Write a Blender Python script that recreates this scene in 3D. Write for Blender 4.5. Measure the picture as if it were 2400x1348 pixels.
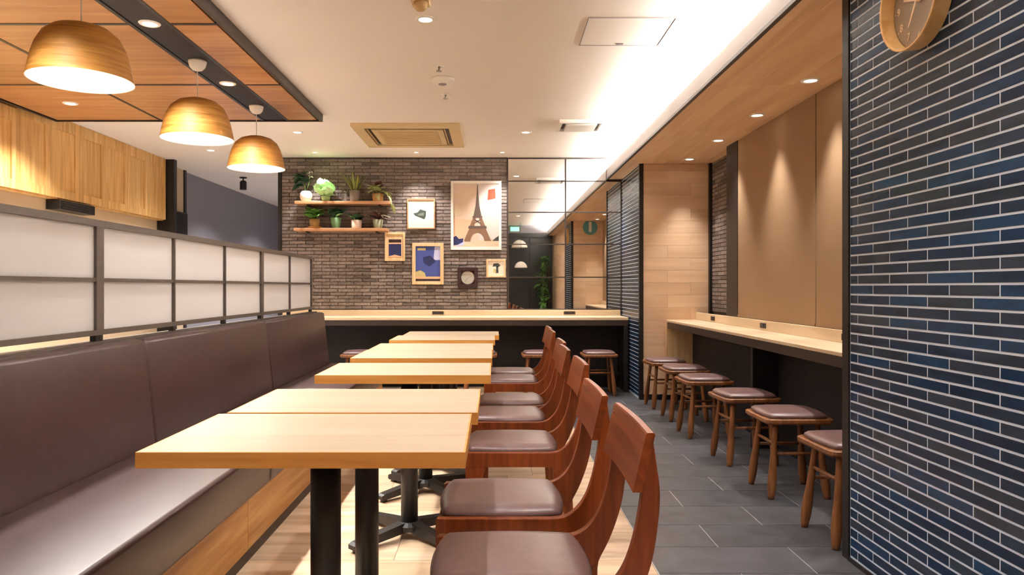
import bpy, bmesh, math, random
from mathutils import Vector, Matrix
random.seed(7)
PI = math.pi
scene = bpy.context.scene
COL = scene.collection
for o in list(bpy.data.objects): bpy.data.objects.remove(o, do_unlink=True)

# ------------------------------------------------------------------ camera, world, exposure
F, CX, CY, EYE = 1700.0, 1155.0, 673.0, 1.07          # focal length (px of 2400), vanishing point, camera height
cam_d = bpy.data.cameras.new('camera'); cam = bpy.data.objects.new('camera', cam_d); COL.objects.link(cam)
cam_d.sensor_width = 36.0; cam_d.lens = 36.0 * F / 2400.0
cam_d.shift_x = (1200.0 - CX) / 2400.0; cam_d.shift_y = (CY - 674.0) / 2400.0
cam_d.clip_start = 0.05; cam_d.clip_end = 60
cam.location = (0, 0, EYE); cam.rotation_euler = (PI / 2, 0, 0)
scene.camera = cam
world = bpy.data.worlds.new('world'); scene.world = world; world.use_nodes = True
world.node_tree.nodes['Background'].inputs[0].default_value = (0.9, 0.8, 0.7, 1)
world.node_tree.nodes['Background'].inputs[1].default_value = 0.12
scene.view_settings.view_transform = 'Standard'; scene.view_settings.look = 'None'
scene.view_settings.gamma = 1.0; scene.view_settings.use_curve_mapping = False
scene.view_settings.exposure = 1.6
WARM = (1.0, 0.965, 0.92); COOL = (1.0, 0.99, 0.97)
DOWN_W, WASH_W, SOFFIT_W, PENDANT_W, COVE_E = 30.0, 22.0, 24.0, 14.0, 88.0

# room numbers (metres)
YB = 7.90            # back wall
YF = -0.80           # wall behind the camera
ZC = 2.478           # ceiling
ZS = 2.246           # soffit
XR = 1.40            # pillar plane
XB = 1.24            # bulkhead fascia
XL = -3.70           # left wall
def px(x, Y): return (x - CX) * Y / F
def pz(y, Y): return EYE - (y - CY) * Y / F

# ------------------------------------------------------------------ materials
def nodes(name):
    m = bpy.data.materials.new(name); m.use_nodes = True
    nt = m.node_tree; b = nt.nodes['Principled BSDF']
    return m, nt, b
def N(nt, t, **kw):
    n = nt.nodes.new(t)
    for k, v in kw.items(): setattr(n, k, v)
    return n
def srgb(r, g, b):
    f = lambda c: ((c / 255.0 + 0.055) / 1.055) ** 2.4 if c > 10 else c / 255.0 / 12.92
    return (f(r), f(g), f(b), 1)
def rand_value(nt):
    """one random number per object and per loose island"""
    oi = N(nt, 'ShaderNodeObjectInfo'); ge = N(nt, 'ShaderNodeNewGeometry')
    ad = N(nt, 'ShaderNodeMath', operation='ADD'); fr = N(nt, 'ShaderNodeMath', operation='FRACT')
    nt.links.new(oi.outputs['Random'], ad.inputs[0]); nt.links.new(ge.outputs['Random Per Island'], ad.inputs[1])
    nt.links.new(ad.outputs[0], fr.inputs[0]); return fr.outputs[0]
def coords(nt, scale, rnd=None):
    tc = N(nt, 'ShaderNodeTexCoord'); mp = N(nt, 'ShaderNodeMapping'); mp.inputs['Scale'].default_value = scale
    nt.links.new(tc.outputs['Object'], mp.inputs['Vector'])
    if rnd is not None:
        mu = N(nt, 'ShaderNodeMath', operation='MULTIPLY'); mu.inputs[1].default_value = 57.0
        nt.links.new(rnd, mu.inputs[0]); nt.links.new(mu.outputs[0], mp.inputs['Location'])
    return mp.outputs[0]
def ramp(nt, fac, stops):
    r = N(nt, 'ShaderNodeValToRGB'); e = r.color_ramp.elements
    e[0].position, e[0].color = stops[0]; e[1].position, e[1].color = stops[-1]
    for p, c in stops[1:-1]:
        k = e.new(p); k.color = c
    nt.links.new(fac, r.inputs[0]); return r.outputs[0]
def plain(name, col, rough=0.5, spec=0.5, metal=0.0, noise=0.0, bump=0.0, nscale=40.0):
    m, nt, b = nodes(name)
    b.inputs['Base Color'].default_value = col; b.inputs['Roughness'].default_value = rough
    b.inputs['Specular IOR Level'].default_value = spec; b.inputs['Metallic'].default_value = metal
    if noise or bump:
        nz = N(nt, 'ShaderNodeTexNoise'); nz.inputs['Scale'].default_value = nscale; nz.inputs['Detail'].default_value = 4
        nt.links.new(coords(nt, (1, 1, 1)), nz.inputs['Vector'])
        if noise:
            lo = tuple(c * (1 - noise) for c in col[:3]) + (1,); hi = tuple(min(1, c * (1 + noise)) for c in col[:3]) + (1,)
            nt.links.new(ramp(nt, nz.outputs[0], [(0.3, lo), (0.7, hi)]), b.inputs['Base Color'])
        if bump:
            bp = N(nt, 'ShaderNodeBump'); bp.inputs['Strength'].default_value = bump; bp.inputs['Distance'].default_value = 0.002
            nt.links.new(nz.outputs[0], bp.inputs['Height']); nt.links.new(bp.outputs[0], b.inputs['Normal'])
    return m
def wood(name, dark, mid, light, axis='X', grain=14.0, rough=0.42, vary=0.25, spec=0.4):
    """stretched-noise grain along an axis; each board gets its own offset and tone"""
    m, nt, b = nodes(name); r = rand_value(nt)
    s = [grain, grain, grain]
    for ax in axis: s['XYZ'.index(ax)] = grain * 0.07
    v = coords(nt, s, r)
    n1 = N(nt, 'ShaderNodeTexNoise'); n1.inputs['Scale'].default_value = 2.2; n1.inputs['Detail'].default_value = 6; n1.inputs['Distortion'].default_value = 0.6
    nt.links.new(v, n1.inputs['Vector'])
    c = ramp(nt, n1.outputs[0], [(0.28, dark), (0.5, mid), (0.72, light)])
    hs = N(nt, 'ShaderNodeHueSaturation')
    mr = N(nt, 'ShaderNodeMapRange'); mr.inputs['To Min'].default_value = 1 - vary; mr.inputs['To Max'].default_value = 1 + vary
    nt.links.new(r, mr.inputs['Value']); nt.links.new(mr.outputs[0], hs.inputs['Value'])
    nt.links.new(c, hs.inputs['Color']); nt.links.new(hs.outputs[0], b.inputs['Base Color'])
    b.inputs['Roughness'].default_value = rough; b.inputs['Specular IOR Level'].default_value = spec
    bp = N(nt, 'ShaderNodeBump'); bp.inputs['Strength'].default_value = 0.08; bp.inputs['Distance'].default_value = 0.002
    nt.links.new(n1.outputs[0], bp.inputs['Height']); nt.links.new(bp.outputs[0], b.inputs['Normal'])
    return m
def pieces(name, cols, rough=0.4, spec=0.5, nscale=30.0, bump=0.2, stretch=(1, 1, 1)):
    """many alike pieces, each with a colour of its own picked from a list"""
    m, nt, b = nodes(name); r = rand_value(nt)
    rp = N(nt, 'ShaderNodeValToRGB'); rp.color_ramp.interpolation = 'CONSTANT'; e = rp.color_ramp.elements
    e[0].position, e[0].color = 0.0, cols[0]; e[1].position, e[1].color = 1.0 / len(cols), cols[1]
    for i, c in enumerate(cols[2:], 2):
        k = e.new(i / len(cols)); k.color = c
    nt.links.new(r, rp.inputs[0])
    nz = N(nt, 'ShaderNodeTexNoise'); nz.inputs['Scale'].default_value = nscale; nz.inputs['Detail'].default_value = 5
    nt.links.new(coords(nt, stretch, r), nz.inputs['Vector'])
    mx = N(nt, 'ShaderNodeMix', data_type='RGBA', blend_type='MULTIPLY'); mx.inputs['Factor'].default_value = 0.75
    nt.links.new(rp.outputs[0], mx.inputs['A'])
    nt.links.new(ramp(nt, nz.outputs[0], [(0.3, (0.62, 0.62, 0.62, 1)), (0.7, (1.25, 1.25, 1.25, 1))]), mx.inputs['B'])
    nt.links.new(mx.outputs['Result'], b.inputs['Base Color'])
    b.inputs['Roughness'].default_value = rough; b.inputs['Specular IOR Level'].default_value = spec
    bp = N(nt, 'ShaderNodeBump'); bp.inputs['Strength'].default_value = bump; bp.inputs['Distance'].default_value = 0.003
    nt.links.new(nz.outputs[0], bp.inputs['Height']); nt.links.new(bp.outputs[0], b.inputs['Normal'])
    return m
def emit(name, col, strength):
    m, nt, b = nodes(name)
    b.inputs['Base Color'].default_value = (0.8, 0.8, 0.8, 1)
    b.inputs['Emission Color'].default_value = tuple(col[:3]) + (1,); b.inputs['Emission Strength'].default_value = strength
    return m
M = {}
M['ceiling'] = plain('ceiling_paint', srgb(242, 232, 221), 0.8, 0.2)
M['white'] = plain('white_plastic', srgb(240, 234, 224), 0.45)
M['black'] = plain('black_metal', srgb(26, 22, 22), 0.4)
M['blackwood'] = plain('black_panel', srgb(34, 30, 32), 0.6, 0.3, noise=0.2)
M['brownblack'] = plain('dark_brown_metal', srgb(52, 40, 34), 0.45)
M['graymetal'] = plain('grey_brown_metal', srgb(92, 82, 76), 0.45, noise=0.1)
M['strip'] = plain('dark_grey_channel', srgb(42, 37, 38), 0.55, 0.3)
M['fascia'] = plain('grey_fascia', srgb(150, 141, 137), 0.6)
M['grout'] = plain('pale_grout', srgb(206, 216, 230), 0.9, 0.1)
M['tilegrout'] = plain('floor_grout', srgb(196, 190, 186), 0.9, 0.1)
M['brickbase'] = plain('brick_mortar', srgb(104, 92, 84), 0.9, 0.1, noise=0.2)
M['graywall'] = plain('grey_paint', srgb(150, 146, 152), 0.5, 0.3)
M['beige'] = plain('beige_paint', srgb(214, 190, 156), 0.7, 0.2)
M['blind'] = plain('brown_fabric', srgb(162, 132, 102), 0.85, 0.1, noise=0.05, nscale=200)
M['floorbase'] = plain('floor_base', srgb(120, 104, 88), 0.8)
M['leather'] = plain('brown_leather', srgb(62, 39, 38), 0.38, 0.8, noise=0.14, bump=0.25, nscale=26)
M['seatleather'] = plain('seat_leather', srgb(112, 86, 84), 0.36, 0.7, noise=0.1, bump=0.15, nscale=30)
M['mirror'] = plain('mirror_silver', (0.86, 0.86, 0.84, 1), 0.015, 0.5, 1.0)
M['steel'] = plain('satin_steel', srgb(170, 166, 160), 0.3, 0.5, 1.0)
M['acframe'] = plain('aged_ivory_plastic', srgb(214, 188, 140), 0.5)
M['acgrille'] = plain('tan_grille', srgb(196, 164, 112), 0.6)
M['tabletop'] = wood('maple_top', srgb(172, 152, 128), srgb(181, 162, 138), srgb(188, 170, 148), 'X', 9, 0.36, 0.03)
M['tableedge'] = wood('golden_edge', srgb(186, 122, 52), srgb(206, 146, 72), srgb(222, 168, 96), 'X', 12, 0.45, 0.06)  # edging tone, darker than the downlit top, partly imitates side light
M['counter'] = wood('counter_wood', srgb(212, 186, 150), srgb(224, 200, 166), srgb(232, 210, 180), 'X', 9, 0.38, 0.05)
M['countery'] = wood('counter_wood_long', srgb(212, 186, 150), srgb(224, 200, 166), srgb(232, 210, 180), 'Y', 9, 0.38, 0.05)
M['chair'] = wood('chestnut_wood', srgb(86, 35, 8), srgb(112, 49, 14), srgb(134, 64, 22), 'Z', 16, 0.36, 0.08)
M['chairx'] = wood('chestnut_back', srgb(90, 36, 8), srgb(114, 50, 14), srgb(136, 65, 22), 'Y', 16, 0.36, 0.08)
M['stool'] = wood('stool_wood', srgb(96, 58, 30), srgb(128, 80, 44), srgb(150, 98, 58), 'Z', 20, 0.4, 0.1)
M['plank'] = wood('floor_plank_wood', srgb(190, 158, 126), srgb(216, 186, 154), srgb(232, 206, 178), 'X', 7, 0.45, 0.16)
M['bench'] = wood('bench_oak', srgb(172, 116, 54), srgb(196, 144, 80), srgb(214, 168, 104), 'Y', 10, 0.45, 0.06)
M['cabinet'] = wood('cabinet_oak', srgb(198, 146, 80), srgb(220, 172, 104), srgb(236, 198, 134), 'Z', 12, 0.42, 0.08)
M['raft'] = wood('raft_veneer', srgb(160, 108, 62), srgb(180, 127, 78), srgb(195, 144, 94), 'X', 8, 0.34, 0.10)
M['soffit'] = wood('soffit_veneer', srgb(214, 172, 132), srgb(230, 190, 150), srgb(238, 203, 166), 'Y', 6, 0.5, 0.05)
M['board'] = wood('wall_board_wood', srgb(216, 178, 142), srgb(228, 193, 158), srgb(236, 204, 172), 'X', 6, 0.5, 0.05)
M['boardy'] = wood('wall_board_wood_long', srgb(216, 178, 142), srgb(228, 193, 158), srgb(236, 204, 172), 'Y', 6, 0.5, 0.05)
M['lamp'] = wood('lamp_veneer', srgb(136, 86, 28), srgb(164, 112, 44), srgb(184, 136, 66), 'XY', 26, 0.6, 0.05)
M['shelf'] = wood('shelf_wood', srgb(170, 112, 74), srgb(198, 146, 104), srgb(214, 168, 128), 'X', 14, 0.5, 0.05)
M['palewood'] = wood('pale_frame_wood', srgb(214, 174, 122), srgb(228, 194, 148), srgb(238, 208, 168), 'Z', 20, 0.5, 0.03)
M['bluetile'] = pieces('glazed_blue_tile', [srgb(26, 50, 78), srgb(34, 54, 78), srgb(20, 54, 88), srgb(46, 58, 74), srgb(20, 46, 76),
                                            srgb(50, 62, 78), srgb(26, 62, 96), srgb(38, 54, 73), srgb(25, 47, 72)], 0.22, 0.35, 18, 0.25, (1, 0.4, 2))
M['brick'] = pieces('grey_brown_brick', [srgb(130, 116, 107), srgb(138, 124, 116), srgb(124, 110, 103), srgb(142, 128, 119), srgb(118, 106, 99),
                                         srgb(134, 121, 114), srgb(128, 113, 106), srgb(102, 90, 83)], 0.75, 0.3, 40, 0.6)
M['floortile'] = pieces('slate_floor_tile', [srgb(82, 82, 87), srgb(87, 86, 92), srgb(78, 78, 83), srgb(84, 83, 87)], 0.38, 0.4, 9, 0.12)
M['led'] = emit('led_strip_light', COOL, COVE_E)
M['lens'] = emit('downlight_lens', (1, 0.92, 0.82), 4.0)
M['bulb'] = emit('bulb_glow', (1, 0.93, 0.82), 26.0)
M['exit'] = emit('exit_green', (0.02, 0.5, 0.2), 1.6)
# frosted acrylic pane: diffuse + translucent
m, nt, b = nodes('frosted_pane'); M['frost'] = m
b.inputs['Base Color'].default_value = srgb(224, 222, 222); b.inputs['Roughness'].default_value = 0.32
tr = N(nt, 'ShaderNodeBsdfTranslucent'); tr.inputs[0].default_value = srgb(228, 227, 228)
ms = N(nt, 'ShaderNodeMixShader'); ms.inputs[0].default_value = 0.45
nt.links.new(b.outputs[0], ms.inputs[1]); nt.links.new(tr.outputs[0], ms.inputs[2])
nt.links.new(ms.outputs[0], nt.nodes['Material Output'].inputs[0])
m, nt, b = nodes('clear_glass'); M['glass'] = m
b.inputs['Base Color'].default_value = (0.95, 0.98, 0.96, 1); b.inputs['Roughness'].default_value = 0.05
b.inputs['Transmission Weight'].default_value = 1.0
def leafmat(name, c1, c2):
    m, nt, b = nodes(name); r = rand_value(nt)
    nt.links.new(ramp(nt, r, [(0.0, c1), (1.0, c2)]), b.inputs['Base Color']); b.inputs['Roughness'].default_value = 0.45
    return m
M['leaf'] = leafmat('mid_green_leaf', srgb(50, 96, 36), srgb(110, 160, 70))
M['leafdark'] = leafmat('dark_green_leaf', srgb(24, 58, 34), srgb(52, 88, 50))
M['leafpale'] = leafmat('pale_green_leaf', srgb(150, 206, 130), srgb(200, 236, 176))
M['leafolive'] = leafmat('olive_leaf', srgb(92, 98, 34), srgb(140, 150, 66))
M['leafcream'] = leafmat('cream_green_leaf', srgb(150, 160, 90), srgb(206, 206, 150))
M['leafred'] = leafmat('dark_red_leaf', srgb(70, 40, 36), srgb(104, 62, 48))
M['petal'] = plain('white_petal', srgb(232, 226, 206), 0.5)
M['stem'] = plain('green_stem', srgb(84, 108, 50), 0.6)
M['soil'] = plain('dark_soil', srgb(50, 38, 30), 0.9)

# ------------------------------------------------------------------ object helpers
def link(o, parent=None, loc=None):
    COL.objects.link(o)
    if parent is not None: o.parent = parent
    if loc is not None: o.location = loc
    return o
def tag(o, label=None, cat=None, group=None, kind=None):
    if label: o['label'] = label
    if cat: o['category'] = cat
    if group: o['group'] = group
    if kind: o['kind'] = kind
    return o
def thing(name, loc, label, cat, group=None, rz=0.0):
    o = bpy.data.objects.new(name, None); o.empty_display_size = 0.1
    link(o, None, loc); o.rotation_euler = (0, 0, rz)
    return tag(o, label, cat, group)
def mesh(name, v, f, mat, smooth=False):
    me = bpy.data.meshes.new(name); me.from_pydata([tuple(p) for p in v], [], f); me.update()
    me.materials.append(mat)
    if smooth:
        for p in me.polygons: p.use_smooth = True
    return me
def obj(name, me, parent=None, loc=(0, 0, 0)):
    return link(bpy.data.objects.new(name, me), parent, loc)
_cache = {}
def box_mesh(sx, sy, sz, mat, bev=0.0, name='box'):
    key = (round(sx, 4), round(sy, 4), round(sz, 4), mat.name, bev)
    if key in _cache: return _cache[key]
    bm = bmesh.new(); bmesh.ops.create_cube(bm, size=1.0)
    bmesh.ops.scale(bm, vec=(sx, sy, sz), verts=bm.verts)
    if bev: bmesh.ops.bevel(bm, geom=list(bm.edges), offset=bev, segments=1, affect='EDGES', profile=0.5)
    me = bpy.data.meshes.new(name); bm.to_mesh(me); bm.free(); me.materials.append(mat)
    _cache[key] = me; return me
def box(name, x0, x1, y0, y1, z0, z1, mat, parent=None, bev=0.0, base=None):
    """box from world bounds; base = world location of the parent (no parent rotation)"""
    me = box_mesh(abs(x1 - x0), abs(y1 - y0), abs(z1 - z0), mat, bev, name)
    c = Vector(((x0 + x1) / 2, (y0 + y1) / 2, (z0 + z1) / 2))
    if base is None and parent is not None: base = parent.location.copy() if parent.parent is None else parent.location + parent.parent.location
    if base is not None: c -= Vector(base)
    return obj(name, me, parent, c)
def prism(pts, y0, y1):
    """polygon in x,z extruded along y"""
    n = len(pts); v = [(x, y0, z) for x, z in pts] + [(x, y1, z) for x, z in pts]
    f = [tuple(range(n)), tuple(range(2 * n - 1, n - 1, -1))]
    f += [(i, n + i, n + (i + 1) % n, (i + 1) % n) for i in range(n)]
    return v, f
def lathe(prof, seg=32, closed_top=False, closed_bot=False):
    v, f = [], []
    for r, z in prof:
        for k in range(seg): a = 2 * PI * k / seg; v.append((r * math.cos(a), r * math.sin(a), z))
    for i in range(len(prof) - 1):
        for k in range(seg):
            a, b2 = i * seg + k, i * seg + (k + 1) % seg; f.append((a, b2, b2 + seg, a + seg))
    if closed_bot: f.append(tuple(range(seg - 1, -1, -1)))
    if closed_top: o = (len(prof) - 1) * seg; f.append(tuple(range(o, o + seg)))
    return v, f
def tube(points, radii, seg=10, flat=1.0):
    """tapered tube through points"""
    v, f = [], []; pts = [Vector(p) for p in points]
    for i, p in enumerate(pts):
        d = (pts[min(i + 1, len(pts) - 1)] - pts[max(i - 1, 0)]).normalized()
        up = Vector((0, 0, 1)) if abs(d.z) < 0.9 else Vector((0, 1, 0))
        a = d.cross(up).normalized(); b2 = d.cross(a).normalized()
        for k in range(seg):
            t = 2 * PI * k / seg; q = p + radii[i] * (a * math.cos(t) + b2 * math.sin(t) * flat); v.append(tuple(q))
    for i in range(len(pts) - 1):
        for k in range(seg):
            a, b2 = i * seg + k, i * seg + (k + 1) % seg; f.append((a, a + seg, b2 + seg, b2))
    f.append(tuple(range(seg))); o = (len(pts) - 1) * seg; f.append(tuple(range(o + seg - 1, o - 1, -1)))
    return v, f
def spline(pts, n=5):
    out = []
    for i in range(len(pts) - 1):
        p0, p1, p2, p3 = pts[max(i - 1, 0)], pts[i], pts[i + 1], pts[min(i + 2, len(pts) - 1)]
        for k in range(n):
            t = k / n
            out.append(tuple(0.5 * ((2 * b) + (-a + c) * t + (2 * a - 5 * b + 4 * c - d) * t * t + (-a + 3 * b - 3 * c + d) * t ** 3)
                             for a, b, c, d in zip(p0, p1, p2, p3)))
    out.append(pts[-1]); return out
def cushion(w, d, h, crown, rad=0.04, n=14):
    """soft pad w x d, edge thickness h, crowned top; base at z=0"""
    v, f = [], []
    def pt(u, t):
        # square -> rounded square
        x, y = u, t
        e = 1 - 0.10 * (x * x) * (y * y)
        return x * e * w / 2, y * e * d / 2
    top, bot = [], []
    for j in range(n + 1):
        for i in range(n + 1):
            u = -1 + 2 * i / n; t = -1 + 2 * j / n
            u2 = math.copysign(1 - (1 - abs(u)) ** 1.6, u); t2 = math.copysign(1 - (1 - abs(t)) ** 1.6, t)
            x, y = pt(u2, t2)
            m_ = max(abs(u2), abs(t2))
            edge = 1 - max(0, (m_ - 0.84) / 0.16) ** 2.2
            z = h * (0.45 + 0.55 * edge) + crown * (1 - u2 * u2) * (1 - t2 * t2)
            top.append(len(v)); v.append((x, y, z))
    ring = []
    g = lambda i, j: j * (n + 1) + i
    for j in range(n):
        for i in range(n): f.append((g(i, j), g(i + 1, j), g(i + 1, j + 1), g(i, j + 1)))
    per = [g(i, 0) for i in range(n)] + [g(n, j) for j in range(n)] + [g(i, n) for i in range(n, 0, -1)] + [g(0, j) for j in range(n, 0, -1)]
    lo = []
    for k in per:
        x, y, z = v[k]; lo.append(len(v)); v.append((x * 0.97, y * 0.97, 0))
    for a in range(len(per)):
        b2 = (a + 1) % len(per); f.append((per[a], lo[a], lo[b2], per[b2]))
    f.append(tuple(reversed(lo)))
    return v, f
def copy_tree(o, loc=None):
    c = o.copy(); COL.objects.link(c)
    if loc is not None: c.location = loc
    for ch in list(o.children):
        d = ch.copy(); COL.objects.link(d); d.parent = c
        for g in list(ch.children):
            e = g.copy(); COL.objects.link(e); e.parent = d
    return c
def lamp(kind, name, loc, energy, color, parent=None, **kw):
    d = bpy.data.lights.new(name, kind); d.energy = energy; d.color = color
    for k, v in kw.items(): setattr(d, k, v)
    return link(bpy.data.objects.new(name, d), parent, loc)
def aim(o, direction): o.rotation_euler = Vector(direction).to_track_quat('-Z', 'Y').to_euler()
def struct(o): o['kind'] = 'structure'; return o
def stuff_boxes(name, boxes, mat, parent, base):
    v, f = [], []
    for x0, x1, y0, y1, z0, z1 in boxes:
        o = len(v)
        for z in (z0, z1): v += [(x0 - base[0], y0 - base[1], z - base[2]), (x1 - base[0], y0 - base[1], z - base[2]), (x1 - base[0], y1 - base[1], z - base[2]), (x0 - base[0], y1 - base[1], z - base[2])]
        f += [(o, o + 3, o + 2, o + 1), (o + 4, o + 5, o + 6, o + 7), (o, o + 1, o + 5, o + 4), (o + 1, o + 2, o + 6, o + 5), (o + 2, o + 3, o + 7, o + 6), (o + 3, o, o + 4, o + 7)]
    q = obj(name, mesh(name, v, f, mat), parent); q['kind'] = 'stuff'; return q

# ------------------------------------------------------------------ floor
YFAR = 13.0
fl = struct(box('floor', XL - 0.1, 2.2, YF - 0.1, YFAR, -0.10, -0.0018, M['tilegrout']))
X_SPLIT, X_BENCH = 0.62, -0.935
p = 0.277; row = 0; y = 2.711 - 13 * p
while y < YB - 0.02:
    off = 1.213 if row % 2 else 0.928
    xs = [off + 0.57 * k for k in range(-3, 4)]
    edges = [X_SPLIT] + [e for e in xs if X_SPLIT + 0.04 < e < 2.04] + [2.08]
    y1 = min(y + p, YB)
    if y > 0.8:
        for a, b_ in zip(edges, edges[1:]): box('floor_tile', a + 0.0022, b_ - 0.0022, y + 0.0022, y1 - 0.0022, -0.012, 0.0, M['floortile'], fl)
    y += p; row += 1
box('underlay', X_BENCH - 0.05, X_SPLIT - 0.003, 0.9, YB, -0.01, -0.0012, M['floorbase'], fl)
p = 0.32; y = 2.838 - 6 * p; row = 0
while y < YB - 0.02:
    y1 = min(y + p, YB); x = X_BENCH - 0.05 - random.uniform(0.0, 0.4)
    while x < X_SPLIT:
        x1 = x + 0.62; a = max(x, X_BENCH - 0.05); b_ = min(x1, X_SPLIT - 0.004)
        if b_ - a > 0.02: box('floor_plank', a + 0.0012, b_ - 0.0012, y + 0.0012, y1 - 0.0012, -0.012, 0.0, M['plank'], fl)
        x = x1
    y += p; row += 1

# ------------------------------------------------------------------ ceiling, bulkhead with light cove
struct(box('ceiling', XL - 0.1, 1.52, YF - 0.1, YFAR, ZC, ZC + 0.12, M['ceiling']))
struct(box('trim_1', XB, XB + 0.016, YF, YB, ZS + 0.012, ZS + 0.106, M['fascia']))
struct(box('trim_2', XB - 0.004, XB + 0.02, YF, YB, ZS - 0.006, ZS + 0.012, M['brownblack']))
sf = struct(box('ceiling_soffit', XB + 0.02, 2.12, YF, YB, ZS + 0.006, ZS + 0.03, M['blackwood']))
y = YF
while y < YB - 0.01:
    y1 = min(y + 1.25, YB)
    xs = [XB + 0.022 + k * 0.1215 for k in range(8)]
    for a in xs[:-1]: box('soffit_board', a + 0.0004, a + 0.1215 - 0.0004, y + 0.0006, y1 - 0.0006, ZS - 0.004, ZS + 0.008, M['soffit'], sf)
    y = y1
struct(box('wall_cove', 1.50, 1.52, YF, YB, ZS + 0.03, ZC, M['ceiling']))
led = thing('led_strip', (1.355, (YF + YB) / 2, ZS + 0.03), '', 'light strip')
box('channel', 1.335, 1.375, YF + 0.05, YB - 0.05, ZS + 0.03, ZS + 0.082, M['white'], led)
box('diffuser', 1.337, 1.373, YF + 0.05, YB - 0.05, ZS + 0.082, ZS + 0.092, M['led'], led)
tag(led, 'glowing light strip hidden in the cove above the wooden soffit', 'light strip')

# ------------------------------------------------------------------ walls
wb = struct(box('wall_back', -2.30, 2.12, YB, YB + 0.14, 0, ZC, M['brickbase']))
rowp, brp = 0.0372, 0.176
cand, k = [], 0
z = 0.83
while z < ZC - 0.01:
    z1 = min(z + rowp, ZC); x = -2.30 + (brp / 2 if k % 2 else 0) - brp
    while x < 0.155:
        a, b_ = max(x, -2.298), min(x + brp, 0.155)
        if b_ - a > 0.03: cand.append((a + 0.004, b_ - 0.004, z + 0.0035, z1 - 0.0035))
        x += brp
    z += rowp; k += 1
hide = [(-2.2, -1.02, 1.66, 2.36), (-.455, .093, 1.474, 2.222), (-.929, -.627, 1.70, 2.03), (-1.17, -.95, 1.35, 1.67), (-.874, -.534, 1.1, 1.55), (-.38, -.16, 1.06, 1.28), (-.07, .14, 1.18, 1.37)]
def hidden(c):
    cx, cz = (c[0] + c[1]) / 2, (c[2] + c[3]) / 2
    return cx < -1.95 or any(h[0] < cx < h[1] and h[2] < cz < h[3] for h in hide)
vis = [c for c in cand if not hidden(c)]
vis.sort(key=lambda c: abs((c[0] + c[1]) / 2 + 0.7) * 0.6 + abs((c[2] + c[3]) / 2 - 1.5))
single, rest = vis[:298], vis[298:] + [c for c in cand if hidden(c)]
for a, b_, z0, z1 in single: box('brick', a, b_, YB - random.choice((0.006, 0.009, 0.012)), YB + 0.01, z0, z1, M['brick'], wb)
stuff_boxes('brick_field', [(a, b_, YB - random.choice((0.006, 0.009, 0.012)), YB + 0.01, z0, z1) for a, b_, z0, z1 in rest], M['brick'], wb, wb.location)
struct(box('trim_3', -2.335, -2.30, YB - 0.02, YB + 0.15, 0, ZC, M['black']))
struct(box('trim_4', -2.30, 0.16, YB - 0.022, YB, ZC - 0.014, ZC, M['brownblack']))

# left wall, kitchen side and passage beyond the brick wall
struct(box('wall_left', XL - 0.1, XL, YF, 8.06, 0, ZC, M['beige']))
struct(box('trim_5', XL, -3.51, 7.99, 8.06, 0, ZC, M['black']))
struct(box('wall_passage', XL - 0.16, XL - 0.06, 8.06, YFAR, 0, ZC, M['graywall']))
struct(box('wall_recess', XL - 0.06, XL - 0.02, 8.06, 8.72, 0, ZC, M['beige']))
struct(box('trim_6', XL - 0.06, XL - 0.005, 8.72, 8.78, 0, ZC, M['black']))
struct(box('wall_far', XL - 0.1, -1.4, YFAR - 0.1, YFAR, 0, ZC, M['graywall']))
struct(box('wall_passage_right', -1.5, -1.4, YB + 0.14, YFAR, 0, ZC, M['graywall']))

# right: near tiled pillar, far tiled pillar, window wall
wn = struct(box('wall_right_near', XR, 2.12, 1.70, 2.875, 0, ZS - 0.004, M['grout']))
tp, tl = 0.0379, 0.2228
k = 0; zz = 0.018; tiles, far = [], []
while zz < ZS - 0.02:
    y_hi = 2.781 - (tl / 2 if k % 2 else 0.0)
    joints = [y_hi - tl * q for q in range(-2, 8)]
    e = sorted([2.838] + [j for j in joints if 1.72 < j < 2.832] + [1.70])
    for a, b_ in zip(e, e[1:]):
        c = (a + 0.003, b_ - 0.003, zz + 0.0036, min(zz + tp, ZS - 0.006) - 0.0036)
        v = (F * XR / c[0] + CX, CY - (c[3] - EYE) * F / c[1], CY - (c[2] - EYE) * F / c[1])
        (tiles if (b_ > 1.84 and v[2] > 0 and v[1] < 1348) else far).append(c)
    zz += tp; k += 1
tiles.sort(key=lambda c: c[0]); far += tiles[298:]; tiles = tiles[:298]
for a, b_, z0, z1 in tiles: box('wall_tile', XR - 0.0014, XR + 0.004, a, b_, z0, z1, M['bluetile'], wn, 0.0006)
stuff_boxes('wall_tile_field', [(XR - 0.0014, XR + 0.004, a, b_, z0, z1) for a, b_, z0, z1 in far], M['bluetile'], wn, wn.location)
struct(box('trim_7', XR - 0.008, XR + 0.03, 2.84, 2.89, 0, ZS - 0.004, M['black']))
struct(box('baseboard_right', XR - 0.012, XR - 0.0045, 1.70, 2.84, 0, 0.016, M['black']))
def boards_facing_y(parent, x0, x1, yf, sgn, z0, z1, h=0.118):
    z = z0; r = 0
    while z < z1 - 0.01:
        zt = min(z + h, z1); x = x0 - (0.22 if r % 2 else 0.0)
        while x < x1:
            a, b_ = max(x, x0), min(x + 0.45, x1)
            if b_ - a > 0.02: box('wall_board', a + 0.0006, b_ - 0.0006, min(yf, yf + sgn * 0.008), max(yf, yf + sgn * 0.008), z + 0.0006, zt - 0.0006, M['board'], parent)
            x += 0.45
        z = zt; r += 1
boards_facing_y(wn, XR + 0.03, 2.07, 2.875, 1, 0.0, ZS - 0.006)
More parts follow.
